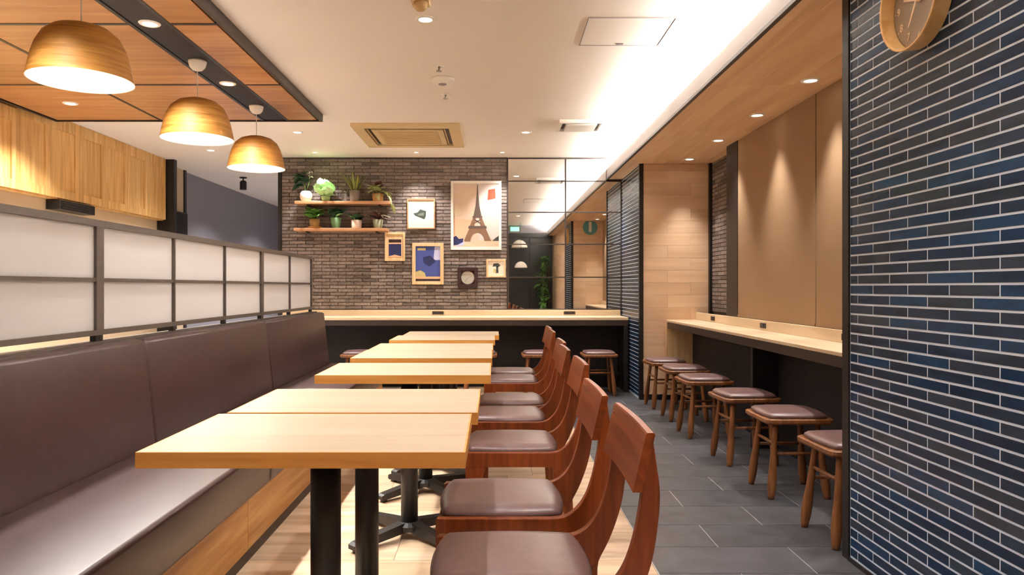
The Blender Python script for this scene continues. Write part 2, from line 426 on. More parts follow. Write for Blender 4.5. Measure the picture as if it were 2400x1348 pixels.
# timber clad wall beyond the near pillar (behind the camera, seen in the mirror)
wt = struct(box('wall_right_timber', XR + 0.008, 2.12, YF, 1.70, 0, ZS - 0.004, M['brownblack']))
z = 0.0; r = 0
while z < ZS - 0.02:
    zt = min(z + 0.118, ZS - 0.006); y = YF - (0.3 if r % 2 else 0)
    while y < 1.70:
        a, b_ = max(y, YF), min(y + 0.62, 1.698)
        if b_ - a > 0.02: box('wall_board', XR, XR + 0.008, a + 0.0006, b_ - 0.0006, z + 0.0006, zt - 0.0006, M['boardy'], wt)
        y += 0.62
    z = zt; r += 1
wf = struct(box('wall_right_far', XR, 2.12, 6.90, YB, 0, ZS - 0.004, M['grout']))
far = []; k = 0; zz = 0.018
while zz < ZS - 0.02:
    y_lo = 6.93 - (tl / 2 if k % 2 else 0)
    while y_lo < YB:
        a, b_ = max(y_lo, 6.93), min(y_lo + tl, YB)
        if b_ - a > 0.02: far.append((XR - 0.0014, XR + 0.004, a + 0.003, b_ - 0.003, zz + 0.0036, min(zz + tp, ZS - 0.006) - 0.0036))
        y_lo += tl
    zz += tp; k += 1
stuff_boxes('wall_tile_field', far, M['bluetile'], wf, wf.location)
boards_facing_y(wf, XR + 0.03, 2.08, 6.90, -1, 0.05, ZS - 0.006)
struct(box('trim_8', XR - 0.008, XR + 0.03, 6.885, 6.93, 0, ZS - 0.004, M['black']))
struct(box('baseboard_far', XR + 0.03, 2.08, 6.884, 6.90, 0, 0.05, M['black']))
wr = struct(box('wall_right', 2.08, 2.18, 2.875, 6.90, 0, ZS + 0.005, M['brickbase']))
rb = []; z = 0.84; k = 0
while z < ZS - 0.01:
    for a in (6.06, 6.235, 6.41, 6.585, 6.76):
        s = a - (0.088 if k % 2 else 0); e = min(s + 0.168, 6.88)
        rb.append((2.070, 2.09, s, e, z + 0.003, min(z + rowp, ZS) - 0.003))
    z += rowp; k += 1
stuff_boxes('brick_field', rb, M['brick'], wr, wr.location)
struct(box('trim_9', 1.95, 2.08, 5.785, 6.05, 0.76, ZS - 0.005, M['black']))
struct(box('trim_10', 2.045, 2.08, 6.84, 6.885, 0.76, ZS - 0.005, M['black']))

# wall behind the camera with a dark entrance
struct(box('wall_front', XL - 0.1, 2.12, YF - 0.12, YF, 0, ZC, M['beige']))
dr = struct(box('door_1', 0.36, 1.36, YF, YF + 0.02, 0, 2.30, M['black']))
for a, b_ in ((0.36, 0.44), (0.84, 0.90), (1.28, 1.36)): box('door_stile', a, b_, YF + 0.02, YF + 0.06, 0, 2.30, M['black'], dr)
for a, b_ in ((2.20, 2.30), (1.02, 1.08), (0.0, 0.12)): box('door_rail', 0.36, 1.36, YF + 0.02, YF + 0.055, a, b_, M['black'], dr)
struct(box('trim_11', 0.30, 1.38, YF, YF + 0.05, 2.30, ZC, M['graywall']))

# ------------------------------------------------------------------ wall mirror in a black grid
t = thing('wall_mirror', (0.78, YB, 0.83), 'large mirror in a black metal grid beside the blue tiled pillar', 'mirror')
b0 = t.location
X0, X1, X2, X3 = 0.16, 0.79, 1.236, 1.398
rows = [0.828, 1.177, 1.535, 1.883, 2.222]
for a, b_ in zip(rows, rows[1:]):
    box('mirror_pane', X0 + 0.006, X1 - 0.006, YB - 0.010, YB - 0.002, a + 0.005, b_ - 0.005, M['mirror'], t)
    box('mirror_pane', X1 + 0.006, X3 - 0.006, YB - 0.010, YB - 0.002, a + 0.005, b_ - 0.005, M['mirror'], t)
box('mirror_pane', X0 + 0.006, X1 - 0.006, YB - 0.010, YB - 0.002, 2.227, 2.470, M['mirror'], t)
box('mirror_pane', X1 + 0.006, X2 - 0.006, YB - 0.010, YB - 0.002, 2.227, 2.470, M['mirror'], t)
for xx, zt in ((X0, ZC - 0.004), (X1, ZC - 0.004), (X3, 2.238)): box('grid_bar', xx - 0.008, xx + 0.008, YB - 0.022, YB - 0.002, 0.825, zt, M['brownblack'], t)
for zz_ in rows: box('grid_bar', X0, X3, YB - 0.020, YB - 0.002, zz_ - 0.006, zz_ + 0.006, M['brownblack'], t)
box('grid_bar', X0, X2, YB - 0.020, YB - 0.002, 2.464, 2.474, M['brownblack'], t)

# ------------------------------------------------------------------ counters
HC = 0.761
t = thing('back_counter', (-0.45, 7.65, 0), 'long pale wood counter along the brick wall with dark panel below', 'counter')
box('counter_top', -2.28, 1.385, 7.40, YB - 0.014, HC - 0.03, HC, M['counter'], t, 0.003)
box('front_edge', -2.28, 1.385, 7.405, 7.43, HC - 0.085, HC - 0.03, M['brownblack'], t)
box('upstand', -2.28, 1.385, YB - 0.034, YB - 0.013, HC, HC + 0.062, M['counter'], t, 0.002)
box('back_panel', -2.28, 1.385, YB - 0.10, YB - 0.02, 0.0, HC - 0.03, M['blackwood'], t)
box('end_panel', 1.34, 1.385, 7.42, YB - 0.10, 0, HC - 0.03, M['black'], t)
box('end_panel', -2.28, -2.24, 7.42, YB - 0.10, 0, HC - 0.03, M['black'], t)
box('foot_rail', -2.24, 1.34, YB - 0.24, YB - 0.20, 0.14, 0.18, M['black'], t)
for xx in (px(1027, YB), px(1334, YB)):
    q = box('outlet', xx - 0.062, xx + 0.062, YB - 0.040, YB - 0.034, HC + 0.014, HC + 0.046, M['brownblack'], t)
    for s in (-0.03, 0.03): box('socket', xx + s - 0.012, xx + s + 0.012, YB - 0.0425, YB - 0.040, HC + 0.02, HC + 0.04, M['black'], q, base=t.location + q.location)
t = thing('window_counter', (1.79, 4.9, 0), 'pale wood bar counter below the brown window blinds', 'counter')
box('counter_top', 1.65, 1.948, 2.89, 6.885, HC - 0.022, HC, M['countery'], t, 0.003)
box('front_edge', 1.652, 1.685, 2.89, 6.885, HC - 0.075, HC - 0.022, M['brownblack'], t)
box('upstand', 1.928, 1.948, 2.89, 6.885, HC, HC + 0.07, M['countery'], t, 0.002)
box('back_panel', 1.89, 1.93, 2.89, 6.885, 0, HC - 0.022, M['blackwood'], t)
box('support_panel', 1.72, 1.89, 4.80, 4.84, 0, HC - 0.022, M['black'], t)
box('end_panel', 1.64, 1.89, 6.86, 6.884, 0.05, HC - 0.022, M['palewood'], t)
for yy in (6.35, 5.17, 3.95):
    q = box('outlet', 1.922, 1.928, yy - 0.05, yy + 0.05, HC + 0.016, HC + 0.052, M['brownblack'], t)
    box('socket', 1.920, 1.922, yy - 0.02, yy + 0.02, HC + 0.022, HC + 0.046, M['black'], q, base=t.location + q.location)

# window blinds
for y0, y1, lab in ((2.89, 4.382, 'brown fabric window blind next to the blue tiled wall'), (4.398, 5.783, 'brown fabric window blind next to the black window post')):
    t = thing('window_blind', (1.96, (y0 + y1) / 2, HC + 0.07), lab, 'blind', 'brown window blinds')
    box('fabric', 1.955, 1.962, y0, y1, HC + 0.074, ZS - 0.006, M['blind'], t)
    box('bottom_bar', 1.951, 1.966, y0, y1, HC + 0.072, HC + 0.09, M['blind'], t)
struct(box('window_1', 2.0, 2.06, 2.89, 5.784, 0.80, ZS - 0.006, M['black']))

# ------------------------------------------------------------------ stools
def make_stool():
    t = thing('stool', (0, 0, 0), '', 'stool')
    s = 0.172; r = 0.035; pts = []
    for cx, cy, a0 in ((s - r, s - r, 0), (-s + r, s - r, 90), (-s + r, -s + r, 180), (s - r, -s + r, 270)):
        for k in range(5): a = math.radians(a0 + k * 22.5); pts.append((cx + r * math.cos(a), cy + r * math.sin(a)))
    n = len(pts)
    v = [(x * .95, y * .95, 0.378) for x, y in pts] + [(x, y, 0.388) for x, y in pts] + [(x, y, 0.402) for x, y in pts] + [(x * .97, y * .97, 0.406) for x, y in pts]
    f = [tuple(range(n - 1, -1, -1)), tuple(range(3 * n, 4 * n))]
    for i in range(3): f += [(i * n + k, i * n + (k + 1) % n, (i + 1) * n + (k + 1) % n, (i + 1) * n + k) for k in range(n)]
    obj('seat_board', mesh('stool_board', v, f, M['stool']), t)
    v, f = cushion(0.318, 0.318, 0.026, 0.012)
    obj('seat_cushion', mesh('stool_cushion', v, f, M['seatleather'], True), t, (0, 0, 0.404))
    for sx in (-1, 1):
        for sy in (-1, 1):
            a = Vector((sx * 0.105, sy * 0.105, 0.382)); c = Vector((sx * 0.142, sy * 0.142, 0.0))
            ts = (0, 0.12, 0.3, 0.5, 0.64, 0.76, 0.86, 0.95, 1.0); rs = (0.015, 0.0145, 0.0145, 0.0165, 0.020, 0.0225, 0.0215, 0.017, 0.0145)
            v, f = tube([a.lerp(c, q) for q in ts], rs, 12)
            obj('leg', mesh('stool_leg', v, f, M['stool'], True), t)
    for z, ax in ((0.275, 'y'), (0.225, 'x')):
        for sg in (-1, 1):
            e = 0.105 + 0.037 * (0.382 - z) / 0.382
            A, B = ((sg * e, -e, z), (sg * e, e, z)) if ax == 'y' else ((-e, sg * e, z), (e, sg * e, z))
            v, f = tube([A, Vector(A).lerp(Vector(B), .5), B], (0.0075, 0.0095, 0.0075), 8)
            obj('stretcher', mesh('stool_stretcher', v, f, M['stool'], True), t)
    return t
proto = make_stool()
ord_ = ['first', 'second', 'third', 'fourth', 'fifth', 'sixth']
spots = [(1.535, 3.10, 'nearest wooden stool at the window counter, partly cut off by the blue tiled wall'),
         (1.545, 3.80, 'second wooden stool at the window counter counting from the blue tiled wall'),
         (1.545, 4.47, 'third wooden stool at the window counter counting from the blue tiled wall'),
         (1.525, 5.25, 'fourth wooden stool at the window counter counting from the blue tiled wall'),
         (1.555, 5.90, 'fifth wooden stool at the window counter, second from the timber wall'),
         (1.545, 6.50, 'farthest wooden stool at the window counter, beside the timber wall')]
for i, (x, y, lab) in enumerate(spots):
    o = proto if i == 0 else copy_tree(proto); o.location = (x, y, 0); o.rotation_euler.z = random.uniform(-.06, .06)
    tag(o, lab, 'stool', 'stools along the window counter')
for x, lab in ((1.06, 'wooden stool under the back counter nearest the blue tiled pillar'), (0.46, 'wooden stool under the back counter just behind the last chair backs'),
               (-0.13, 'wooden stool under the back counter peeking out right of the last table'), (-0.73, 'wooden stool under the back counter hidden behind the last table'),
               (-1.33, 'wooden stool under the back counter peeking out left of the tables')):
    o = copy_tree(proto, (x, 7.27, 0)); o.rotation_euler.z = 0; tag(o, lab, 'stool', 'stools along the back counter')

# ------------------------------------------------------------------ tables
def make_table():
    t = thing('dining_table', (0, 0, 0), '', 'table')
    obj('table_top', box_mesh(0.694, 0.464, 0.030, M['tabletop'], 0.0015, 'table_top'), t, (0, 0, 0.705))
    for sy in (-1, 1): obj('edge_band', box_mesh(0.70, 0.004, 0.034, M['tableedge'], 0, 'edge_band'), t, (0, sy * 0.233, 0.7025))  # banding taken as solid wood; its darker gold also bakes in side lighting
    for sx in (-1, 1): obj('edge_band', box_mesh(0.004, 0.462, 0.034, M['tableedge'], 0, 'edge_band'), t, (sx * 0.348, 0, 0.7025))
    obj('under_plate', box_mesh(0.30, 0.24, 0.006, M['black'], 0, 'under_plate'), t, (0, 0, 0.684))
    v, f = lathe([(0.0365, 0.05), (0.0365, 0.682)], 24, True, True)
    po = obj('post', mesh('table_post', v, f, M['black']), t)
    for pl in po.data.polygons: pl.use_smooth = len(pl.vertices) == 4
    v, f = lathe([(0.062, 0.036), (0.062, 0.055), (0.045, 0.07)], 20, True, True)
    obj('hub', mesh('table_hub', v, f, M['black']), t)
    for k in range(4):
        a = PI / 4 + k * PI / 2; ca, sa = math.cos(a), math.sin(a)
        prof = [(0.02, 0.03), (0.285, 0.012), (0.295, 0.016), (0.295, 0.034), (0.28, 0.042), (0.02, 0.072)]
        v, f = prism(prof, -0.022, 0.022); v = [(x * ca - y * sa, x * sa + y * ca, z) for x, y, z in v]
        arm = obj('base_arm', mesh('table_arm', v, f, M['black']), t)
        v, f = lathe([(0.016, 0.0), (0.018, 0.013)], 12, True, True)
        obj('foot_pad', mesh('table_foot', v, f, M['black']), arm, (0.27 * ca, 0.27 * sa, 0))
    return t
tp_ = make_table()
tabs = [(-0.058, 1.537, 'nearest pale wood table with its front edge towards the camera'),
        (-0.042, 2.024, 'second pale wood table, pushed up behind the nearest one'),
        (-0.008, 2.880, 'third pale wood table, standing alone between the two pairs'),
        (-0.003, 3.570, 'fourth pale wood table, front one of the middle pair'),
        (0.002, 4.045, 'fifth pale wood table, rear one of the middle pair'),
        (0.015, 4.790, 'sixth pale wood table, front one of the pair nearest the back counter'),
        (0.045, 5.265, 'farthest pale wood table, closest to the back counter')]
for i, (xr, y0, lab) in enumerate(tabs):
    o = tp_ if i == 0 else copy_tree(tp_); o.location = (xr - 0.35, y0 + 0.235, 0)
    tag(o, lab, 'table', 'tables along the bench')

# ------------------------------------------------------------------ chairs
def make_chair():
    t = thing('dining_chair', (0, 0, 0), '', 'chair')
    outer = spline([(.170, .366), (.215, .352), (.250, .346), (.268, .375), (.292, .424), (.316, .494), (.328, .56), (.334, .636), (.327, .70), (.320, .748)], 5)
    inner = spline([(.300, .748), (.300, .70), (.296, .636), (.285, .567), (.271, .515), (.255, .478), (.232, .448), (.202, .428), (.165, .422)], 5)
    rail = [(-.160, .370), (-.155, .366)] + outer + inner + [(-.155, .422), (-.160, .416)]
    fr = spline([(-.078, .370), (-.088, .34), (-.096, .28), (-.105, .0)], 4)
    fleg = [(-.158, .0), (-.160, .372)] + [(-.070, .372)] + fr
    rr = spline([(.160, .372), (.180, .36), (.196, .33), (.212, .28), (.236, .0)], 4)
    rleg = rr[::-1] + [(.262, .374), (.257, .340), (.256, .29), (.272, .0)][:]
    for sg in (-1, 1):
        yc = sg * 0.186
        v, f = prism(rail, yc - 0.013, yc + 0.013)
        o = obj('side_frame', mesh('chair_side_frame', v, f, M['chair']), t)
        bv = o.modifiers.new('soft', 'BEVEL'); bv.width = 0.0025; bv.segments = 2; bv.limit_method = 'ANGLE'; bv.angle_limit = 0.9
        for pts in (fleg, rleg):
            v, f = prism(pts, yc - 0.012, yc + 0.012)
            obj('leg', mesh('chair_leg', v, f, M['chair']), t)
    # curved back board
    n = 10; v, f = [], []
    for i in range(n + 1):
        yy = -0.20 + 0.40 * i / n; bow = 0.006 * (1 - (yy / 0.20) ** 2)
        for (x, z) in ((.276, .642), (.304, .762), (.3065, .766), (.320, .766), (.3235, .763), (.296, .642)): v.append((x + bow, yy, z))
    for i in range(n):
        for k in range(6): a, b_ = i * 6 + k, i * 6 + (k + 1) % 6; f.append((a, b_, b_ + 6, a + 6))
    f += [tuple(range(5, -1, -1)), tuple(range(n * 6, n * 6 + 6))]
    obj('back_board', mesh('chair_back', v, f, M['chairx']), t)
    obj('cross_rail', box_mesh(0.022, 0.346, 0.045, M['chairx'], 0, 'cross_rail'), t, (-0.143, 0, 0.392))
    obj('cross_rail', box_mesh(0.022, 0.346, 0.045, M['chairx'], 0, 'cross_rail'), t, (0.195, 0, 0.392))
    obj('seat_board', box_mesh(0.345, 0.346, 0.012, M['brownblack'], 0, 'seat_board'), t, (0.022, 0, 0.402))
    v, f = cushion(0.372, 0.344, 0.034, 0.010)
    obj('seat_cushion', mesh('chair_cushion', v, f, M['seatleather'], True), t, (0.026, 0, 0.409))
    return t
cp = make_chair()
seats = [(0.015, 1.71, 'nearest brown leather chair, cut off by the bottom of the picture'), (0.0, 2.225, 'second nearest brown leather chair, at the second table'),
         (0.053, 3.03, 'brown leather chair at the single table, third from the camera'), (0.050, 3.67, 'fourth brown leather chair from the camera, at the middle pair of tables'),
         (0.078, 4.15, 'fifth brown leather chair from the camera, at the middle pair of tables'), (0.100, 5.07, 'sixth brown leather chair from the camera, second from the back counter'),
         (0.112, 5.52, 'farthest brown leather chair, closest to the back counter')]
for i, (x, y, lab) in enumerate(seats):
    o = cp if i == 0 else copy_tree(cp); o.location = (x, y, 0); tag(o, lab, 'chair', 'chairs along the tables')

# ------------------------------------------------------------------ bench and partition screens
t = thing('banquette_bench', (-1.2, 3.7, 0), 'long dark brown leather bench with oak base along the frosted screens', 'bench')
def soft_prism(prof, y0, y1, mat, name, parent, bev=0.016):
    v, f = prism(prof, -(y1 - y0) / 2, (y1 - y0) / 2)
    bx = parent.location
    v = [(x - bx.x, yy, z) for x, yy, z in v]
    o = obj(name, mesh(name, v, f, mat), parent, (0, (y0 + y1) / 2 - bx.y, 0))
    m_ = o.modifiers.new('soft', 'BEVEL'); m_.width = bev; m_.segments = 4; m_.limit_method = 'ANGLE'
    for pl in o.data.polygons: pl.use_smooth = True
    return o
segs = [(-0.2, 1.41), (1.41, 3.016), (3.016, 4.62), (4.62, 6.22)]
for a, b_ in segs:
    soft_prism([(-1.41, .255), (-0.925, .255), (-0.918, .425), (-1.40, .420)], a + 0.002, b_ - 0.002, M['leather'], 'seat_cushion', t, 0.018)
    soft_prism([(-1.395, .40), (-1.445, .852), (-1.50, .858), (-1.50, .40)], a + 0.0015, b_ - 0.0015, M['leather'], 'back_cushion', t, 0.016)
y = -0.2; cuts = [-0.2, 0.6, 1.7, 2.80, 3.90, 5.0, 6.20]
for a, b_ in zip(cuts, cuts[1:]): box('base_panel', -0.965, -0.945, a + 0.0015, b_ - 0.0015, 0.055, 0.250, M['bench'], t)
box('carcass', -1.50, -0.966, -0.2, 6.20, 0.06, 0.252, M['brownblack'], t)
box('toe_kick', -1.46, -0.955, -0.2, 6.19, 0.0, 0.054, M['brownblack'], t)
box('end_panel', -1.50, -0.95, 6.20, 6.215, 0.0, 0.253, M['bench'], t)
XP = -1.53
box('ledge', -1.56, -1.502, -0.2, 6.2, 0.83, 0.862, M['graymetal'], t)
box('back_carcass', -1.56, -1.502, -0.2, 6.2, 0.0, 0.83, M['brownblack'], t)
pitch = 0.658; y3 = 6.090; y2 = y3 - 2 * pitch; y1 = y2 - 3 * pitch; y0 = y1 - 3 * pitch
for a, n, lab in ((y0, 3, 'frosted glass screen above the bench, nearest and cut off at the left edge'), (y1, 3, 'frosted glass screen above the bench, middle one of the row'),
                  (y2, 2, 'frosted glass screen above the bench, far end one beside the brick wall')):
    e = a + n * pitch; Z0, Z1 = 0.885, 1.328
    s = thing('partition_screen', (XP, (a + e) / 2, 0.848), lab, 'screen', 'frosted screens above the bench')
    box('frame_rail', XP - 0.016, XP + 0.016, a, e, Z1 - 0.026, Z1, M['graymetal'], s)
    box('frame_rail', XP - 0.016, XP + 0.016, a, e, Z0, Z0 + 0.02, M['graymetal'], s)
    for k in range(n + 1):
        yy = a + k * pitch; w = 0.006 if 0 < k < n else 0.013
        yc = yy + (w if k == 0 else (-w if k == n else 0))
        box('frame_post', XP - 0.0155, XP + 0.0155, yc - w, yc + w, Z0 + 0.02, Z1 - 0.026, M['graymetal'], s)
        box('foot', XP - 0.012, XP + 0.012, yc - 0.012, yc + 0.012, 0.862, Z0, M['black'], s)
    zm = 1.098
    for k in range(n):
        c, d = a + k * pitch + 0.012, a + (k + 1) * pitch - 0.012
        box('middle_bar', XP - 0.014, XP + 0.014, c, d, zm - 0.007, zm + 0.007, M['graymetal'], s)
        box('pane', XP - 0.004, XP + 0.004, c, d, Z0 + 0.02, zm - 0.007, M['frost'], s)
        box('pane', XP - 0.004, XP + 0.004, c, d, zm + 0.007, Z1 - 0.026, M['frost'], s)

# ------------------------------------------------------------------ wall cabinets on the kitchen side
cab = ['nearest', 'second', 'third', 'farthest']
yc = 7.97; W = 0.415; n = 0; XC = -3.60
for i in range(6):
    b_ = 7.97 - i * 2 * W; a = b_ - 2 * W
    lab = ['oak wall cabinet next to the black post, farthest of the row', 'oak wall cabinet second from the black post', 'oak wall cabinet third from the black post',
           'oak wall cabinet at the left edge of the picture, fourth from the black post', 'oak wall cabinet above the bench, fifth from the black post', 'oak wall cabinet sixth from the black post, outside the picture'][i]
    t = thing('wall_cabinet', (XC - 0.05, (a + b_) / 2, 1.80), lab, 'cabinet', 'oak wall cabinets')
    box('body', XL, XC - 0.018, a + 0.001, b_ - 0.001, 1.80, ZC - 0.06 if i > 1 and b_ < 5.9 else ZC, M['cabinet'], t)
    for k in range(2):
        c, d = a + k * W + 0.002, a + (k + 1) * W - 0.002
        zt = (ZC - 0.062 if b_ < 6.2 else ZC - 0.002)
        q = box('door', XC - 0.018, XC - 0.006, c, d, 1.81, zt, M['cabinet'], t)
        bb = t.location + q.location
        box('stile', XC - 0.006, XC + 0.006, c, c + 0.06, 1.81, zt, M['cabinet'], q, base=bb)
        box('stile', XC - 0.006, XC + 0.006, d - 0.06, d, 1.81, zt, M['cabinet'], q, base=bb)
        box('rail', XC - 0.006, XC + 0.006, c + 0.06, d - 0.06, 1.81, 1.88, M['cabinet'], q, base=bb)
        box('rail', XC - 0.006, XC + 0.006, c + 0.06, d - 0.06, zt - 0.10, zt, M['cabinet'], q, base=bb)
t = thing('vent_box', (XC, 6.26, 1.70), 'small black box below the oak wall cabinets', 'vent')
box('housing', XL + 0.001, XC + 0.02, 6.0, 6.53, 1.715, 1.795, M['black'], t, 0.004)
for k in range(3): box('slot', XC + 0.02, XC + 0.024, 6.04, 6.49, 1.73 + k * 0.02, 1.738 + k * 0.02, M['brownblack'], t)
t = thing('wall_speaker', (XL, 8.4, 1.68), 'black box hanging on the wall just past the black post', 'speaker')
box('cabinet_box', XL - 0.019, XL + 0.06, 8.30, 8.66, 1.62, 1.95, M['black'], t, 0.008)
box('grille', XL + 0.06, XL + 0.064, 8.32, 8.64, 1.64, 1.93, M['blackwood'], t)

# ------------------------------------------------------------------ hanging wooden ceiling raft
ZW = 2.42
t = thing('ceiling_raft', (-2.48, 3.2, ZW), 'dark framed wooden ceiling panel raft above the bench', 'ceiling panel')
RX0, RX1, RY0, RY1 = -3.56, -1.385, -0.3, 5.91
box('backing', RX0, RX1, RY0, RY1, ZW + 0.018, ZC - 0.001, M['brownblack'], t)
ys = [5.885, 4.85, 3.73, 2.61, 1.49, 0.37, -0.28]
for b_, a in zip(ys, ys[1:]):
    for c, d in ((-3.535, -2.69), (-2.69, -1.865), (-1.665, -1.415)):
        box('ceiling_panel', c + 0.011, d - 0.011, a + 0.013, b_ - 0.013, ZW + 0.003, ZW + 0.018, M['raft'], t)
for yy in ys[1:-1]:
    for c, d in ((-3.535, -1.865), (-1.665, -1.415)): box('grid_bar', c, d, yy - 0.013, yy + 0.013, ZW + 0.001, ZW + 0.018, M['black'], t)
for xx in (-2.69, -1.865, -1.665): box('grid_bar', xx - 0.011, xx + 0.011, RY0 + 0.022, 5.885, ZW + 0.0005, ZW + 0.018, M['black'], t)
box('channel', -1.86, -1.67, RY0 + 0.02, 5.88, ZW + 0.006, ZW + 0.018, M['strip'], t)
for x0, x1, y0, y1 in ((RX0, RX1, RY1 - 0.022, RY1), (RX0, RX1, RY0, RY0 + 0.022), (RX1 - 0.022, RX1, RY0 + 0.022, RY1 - 0.022), (RX0, RX0 + 0.022, RY0 + 0.022, RY1 - 0.022)):
    box('frame_bar', x0, x1, y0, y1, ZW - 0.004, ZC - 0.001, M['brownblack'], t)

# ------------------------------------------------------------------ pendant lamps
def make_pendant():
    t = thing('pendant_lamp', (0, 0, 0), '', 'lamp')
    H = -0.47                                  # rim height below the channel
    prof_o = [(0.2085, 0.0), (0.2075, 0.006), (0.199, 0.05), (0.188, 0.10), (0.174, 0.145), (0.150, 0.19), (0.112, 0.222), (0.065, 0.238), (0.02, 0.243)]
    v, f = lathe(prof_o, 48, True)
    obj('shade', mesh('pendant_shade', v, f, M['lamp'], True), t, (0, 0, H))
    prof_i = [(0.2085, 0.0), (0.2035, 0.001), (0.194, 0.05), (0.183, 0.10), (0.168, 0.142), (0.144, 0.185), (0.106, 0.216), (0.05, 0.230), (0.01, 0.233)]
    v, f = lathe(prof_i, 48, True); f = [tuple(reversed(q)) for q in f]
    obj('shade_lining', mesh('pendant_lining', v, f, M['white'], True), t, (0, 0, H))
    v, f = tube([(0, 0, H + 0.24), (0, 0, -0.03)], (0.003, 0.003), 8)
    obj('cord', mesh('pendant_cord', v, f, M['white'], True), t)
    v, f = lathe([(0.006, -0.062), (0.03, -0.055), (0.046, -0.036), (0.053, -0.008), (0.053, 0.0)], 24, True, True)
    obj('canopy', mesh('pendant_canopy', v, f, M['white'], True), t)
    v, f = lathe([(0.022, 0.23), (0.022, 0.165), (0.018, 0.16)], 16, True, True)
    sk = obj('socket', mesh('pendant_socket', v, f, M['white'], True), t, (0, 0, H))
    v, f = lathe([(0.005, -0.05), (0.03, -0.043), (0.045, -0.02), (0.048, 0.005), (0.04, 0.035), (0.02, 0.06), (0.016, 0.075)], 20, True, True)
    obj('bulb', mesh('pendant_bulb', v, f, M['bulb'], True), sk, (0, 0, 0.09))
    return t, H
pp, PH = make_pendant()
for i, (y, lab) in enumerate(((3.12, 'largest wooden dome pendant lamp, nearest the camera'), (4.347, 'middle wooden dome pendant lamp of the three'), (5.43, 'smallest looking wooden dome pendant lamp, nearest the brick wall'))):
    o = pp if i == 0 else copy_tree(pp); o.location = (-1.77, y, ZW + 0.006); tag(o, lab, 'lamp', 'wooden pendant lamps')
for y in (3.12, 4.347, 5.43):
    l = lamp('SPOT', 'pendant_light', (-1.77, y, ZW + PH + 0.035), PENDANT_W, (1, 0.94, 0.86), None, spot_size=2.7, spot_blend=0.5, shadow_soft_size=0.05)

# ------------------------------------------------------------------ downlights
def make_downlight():
    t = thing('downlight', (0, 0, 0), '', 'downlight')
    v, f = lathe([(0.034, -0.001), (0.037, -0.006), (0.050, -0.005), (0.054, 0.0)], 24)
    obj('trim_ring', mesh('downlight_ring', v, f, M['white'], True), t)
    v, f = lathe([(0.001, -0.0015), (0.035, -0.0015)], 24)
    obj('lens', mesh('downlight_lens', v, [tuple(reversed(q)) for q in f], M['lens']), t)
    return t
dl = [None]
def downlight(x, y, z, watt, lab, group, size=2.2, blend=0.8, direction=(0, 0, -1), color=WARM):
    o = make_downlight() if dl[0] is None else copy_tree(dl[0])
    if dl[0] is None: dl[0] = o
    o.location = (x, y, z); tag(o, lab, 'downlight', group)
    if group.startswith('wall'): o.scale = (0.6, 0.6, 0.6)
    l = lamp('SPOT', 'downlight_light', (x, y, z - 0.02), watt, color, None, spot_size=size, spot_blend=blend, shadow_soft_size=0.035); aim(l, direction)
# ceiling
G = 'ceiling downlights'
downlight(-0.354, 3.81, ZC, DOWN_W * .68, 'bright round downlight in the ceiling above the middle tables', G)
downlight(0.30, 6.59, ZC, DOWN_W * .6, 'round downlight in the ceiling between air conditioner and small vent', G)
downlight(-1.776, 6.59, ZC, DOWN_W * .6, 'round downlight in the ceiling just past the wooden raft', G)
downlight(0.50, 1.45, ZC, DOWN_W * .6, 'unseen ceiling downlight above the aisle, added to light the blue tiles', G)  # lamp added above the view to light the glazed tiles, whose glows suggest it
downlight(-0.354, 1.9, ZC, DOWN_W * .62, 'round downlight in the ceiling above the nearest table', G)
downlight(-0.354, 0.2, ZC, DOWN_W * .45, 'round downlight in the ceiling above the camera', G)
downlight(-2.9, 7.46, ZC, DOWN_W * .5, 'round downlight in the ceiling in front of the passage', G)
downlight(-2.75, 9.4, ZC, DOWN_W * 2.4, 'round downlight added to brighten the start of the grey passage', G, color=(1.0, 0.96, 0.95))  # this lamp and the next are added to lift the dark passage wall
downlight(-2.75, 11.4, ZC, DOWN_W * 2.4, 'round downlight added to brighten the deep end of the grey passage', G, color=(1.0, 0.96, 0.95))
G = 'downlights in the wooden raft'
downlight(-1.765, 3.73, ZW + 0.006, DOWN_W * 2.4, 'downlight in the dark channel between first and second lamp', G)
downlight(-1.765, 4.83, ZW + 0.006, DOWN_W * 2.4, 'downlight in the dark channel between second and third lamp', G)
downlight(-1.765, 2.4, ZW + 0.006, DOWN_W * 2.4, 'downlight in the dark channel before the first lamp', G)
downlight(-3.11, 5.34, ZW + 0.003, DOWN_W * 2.0, 'downlight in the wooden raft close to the oak cabinets', G)
downlight(-3.11, 3.4, ZW + 0.003, DOWN_W * 2.0, 'downlight in the wooden raft left of the nearest lamp', G)
G = 'wall washing downlights along the back wall'
for x, lab in ((-1.86, 'downlight close to the brick wall above the plant shelves'), (-0.80, 'downlight close to the brick wall above the small picture'),
               (0.10, 'downlight close to the brick wall above the tower poster'), (0.985, 'downlight close to the back wall above the mirror')):
    downlight(x, 7.58, ZC, WASH_W, lab, G, 1.5, 0.7, (0, 0.16, -1), (1, 0.97, 0.95))
G = 'soffit downlights'
for y, lab in ((6.64, 'soffit downlight nearest the timber wall'), (5.79, 'soffit downlight second from the timber wall'), (4.94, 'soffit downlight third from the timber wall'),
               (4.11, 'soffit downlight nearest the camera, above the window blind'), (3.27, 'soffit downlight hidden behind the blue tiled wall')):
    downlight(1.80, y, ZS - 0.004, SOFFIT_W, lab, G, 1.15, 1.0)

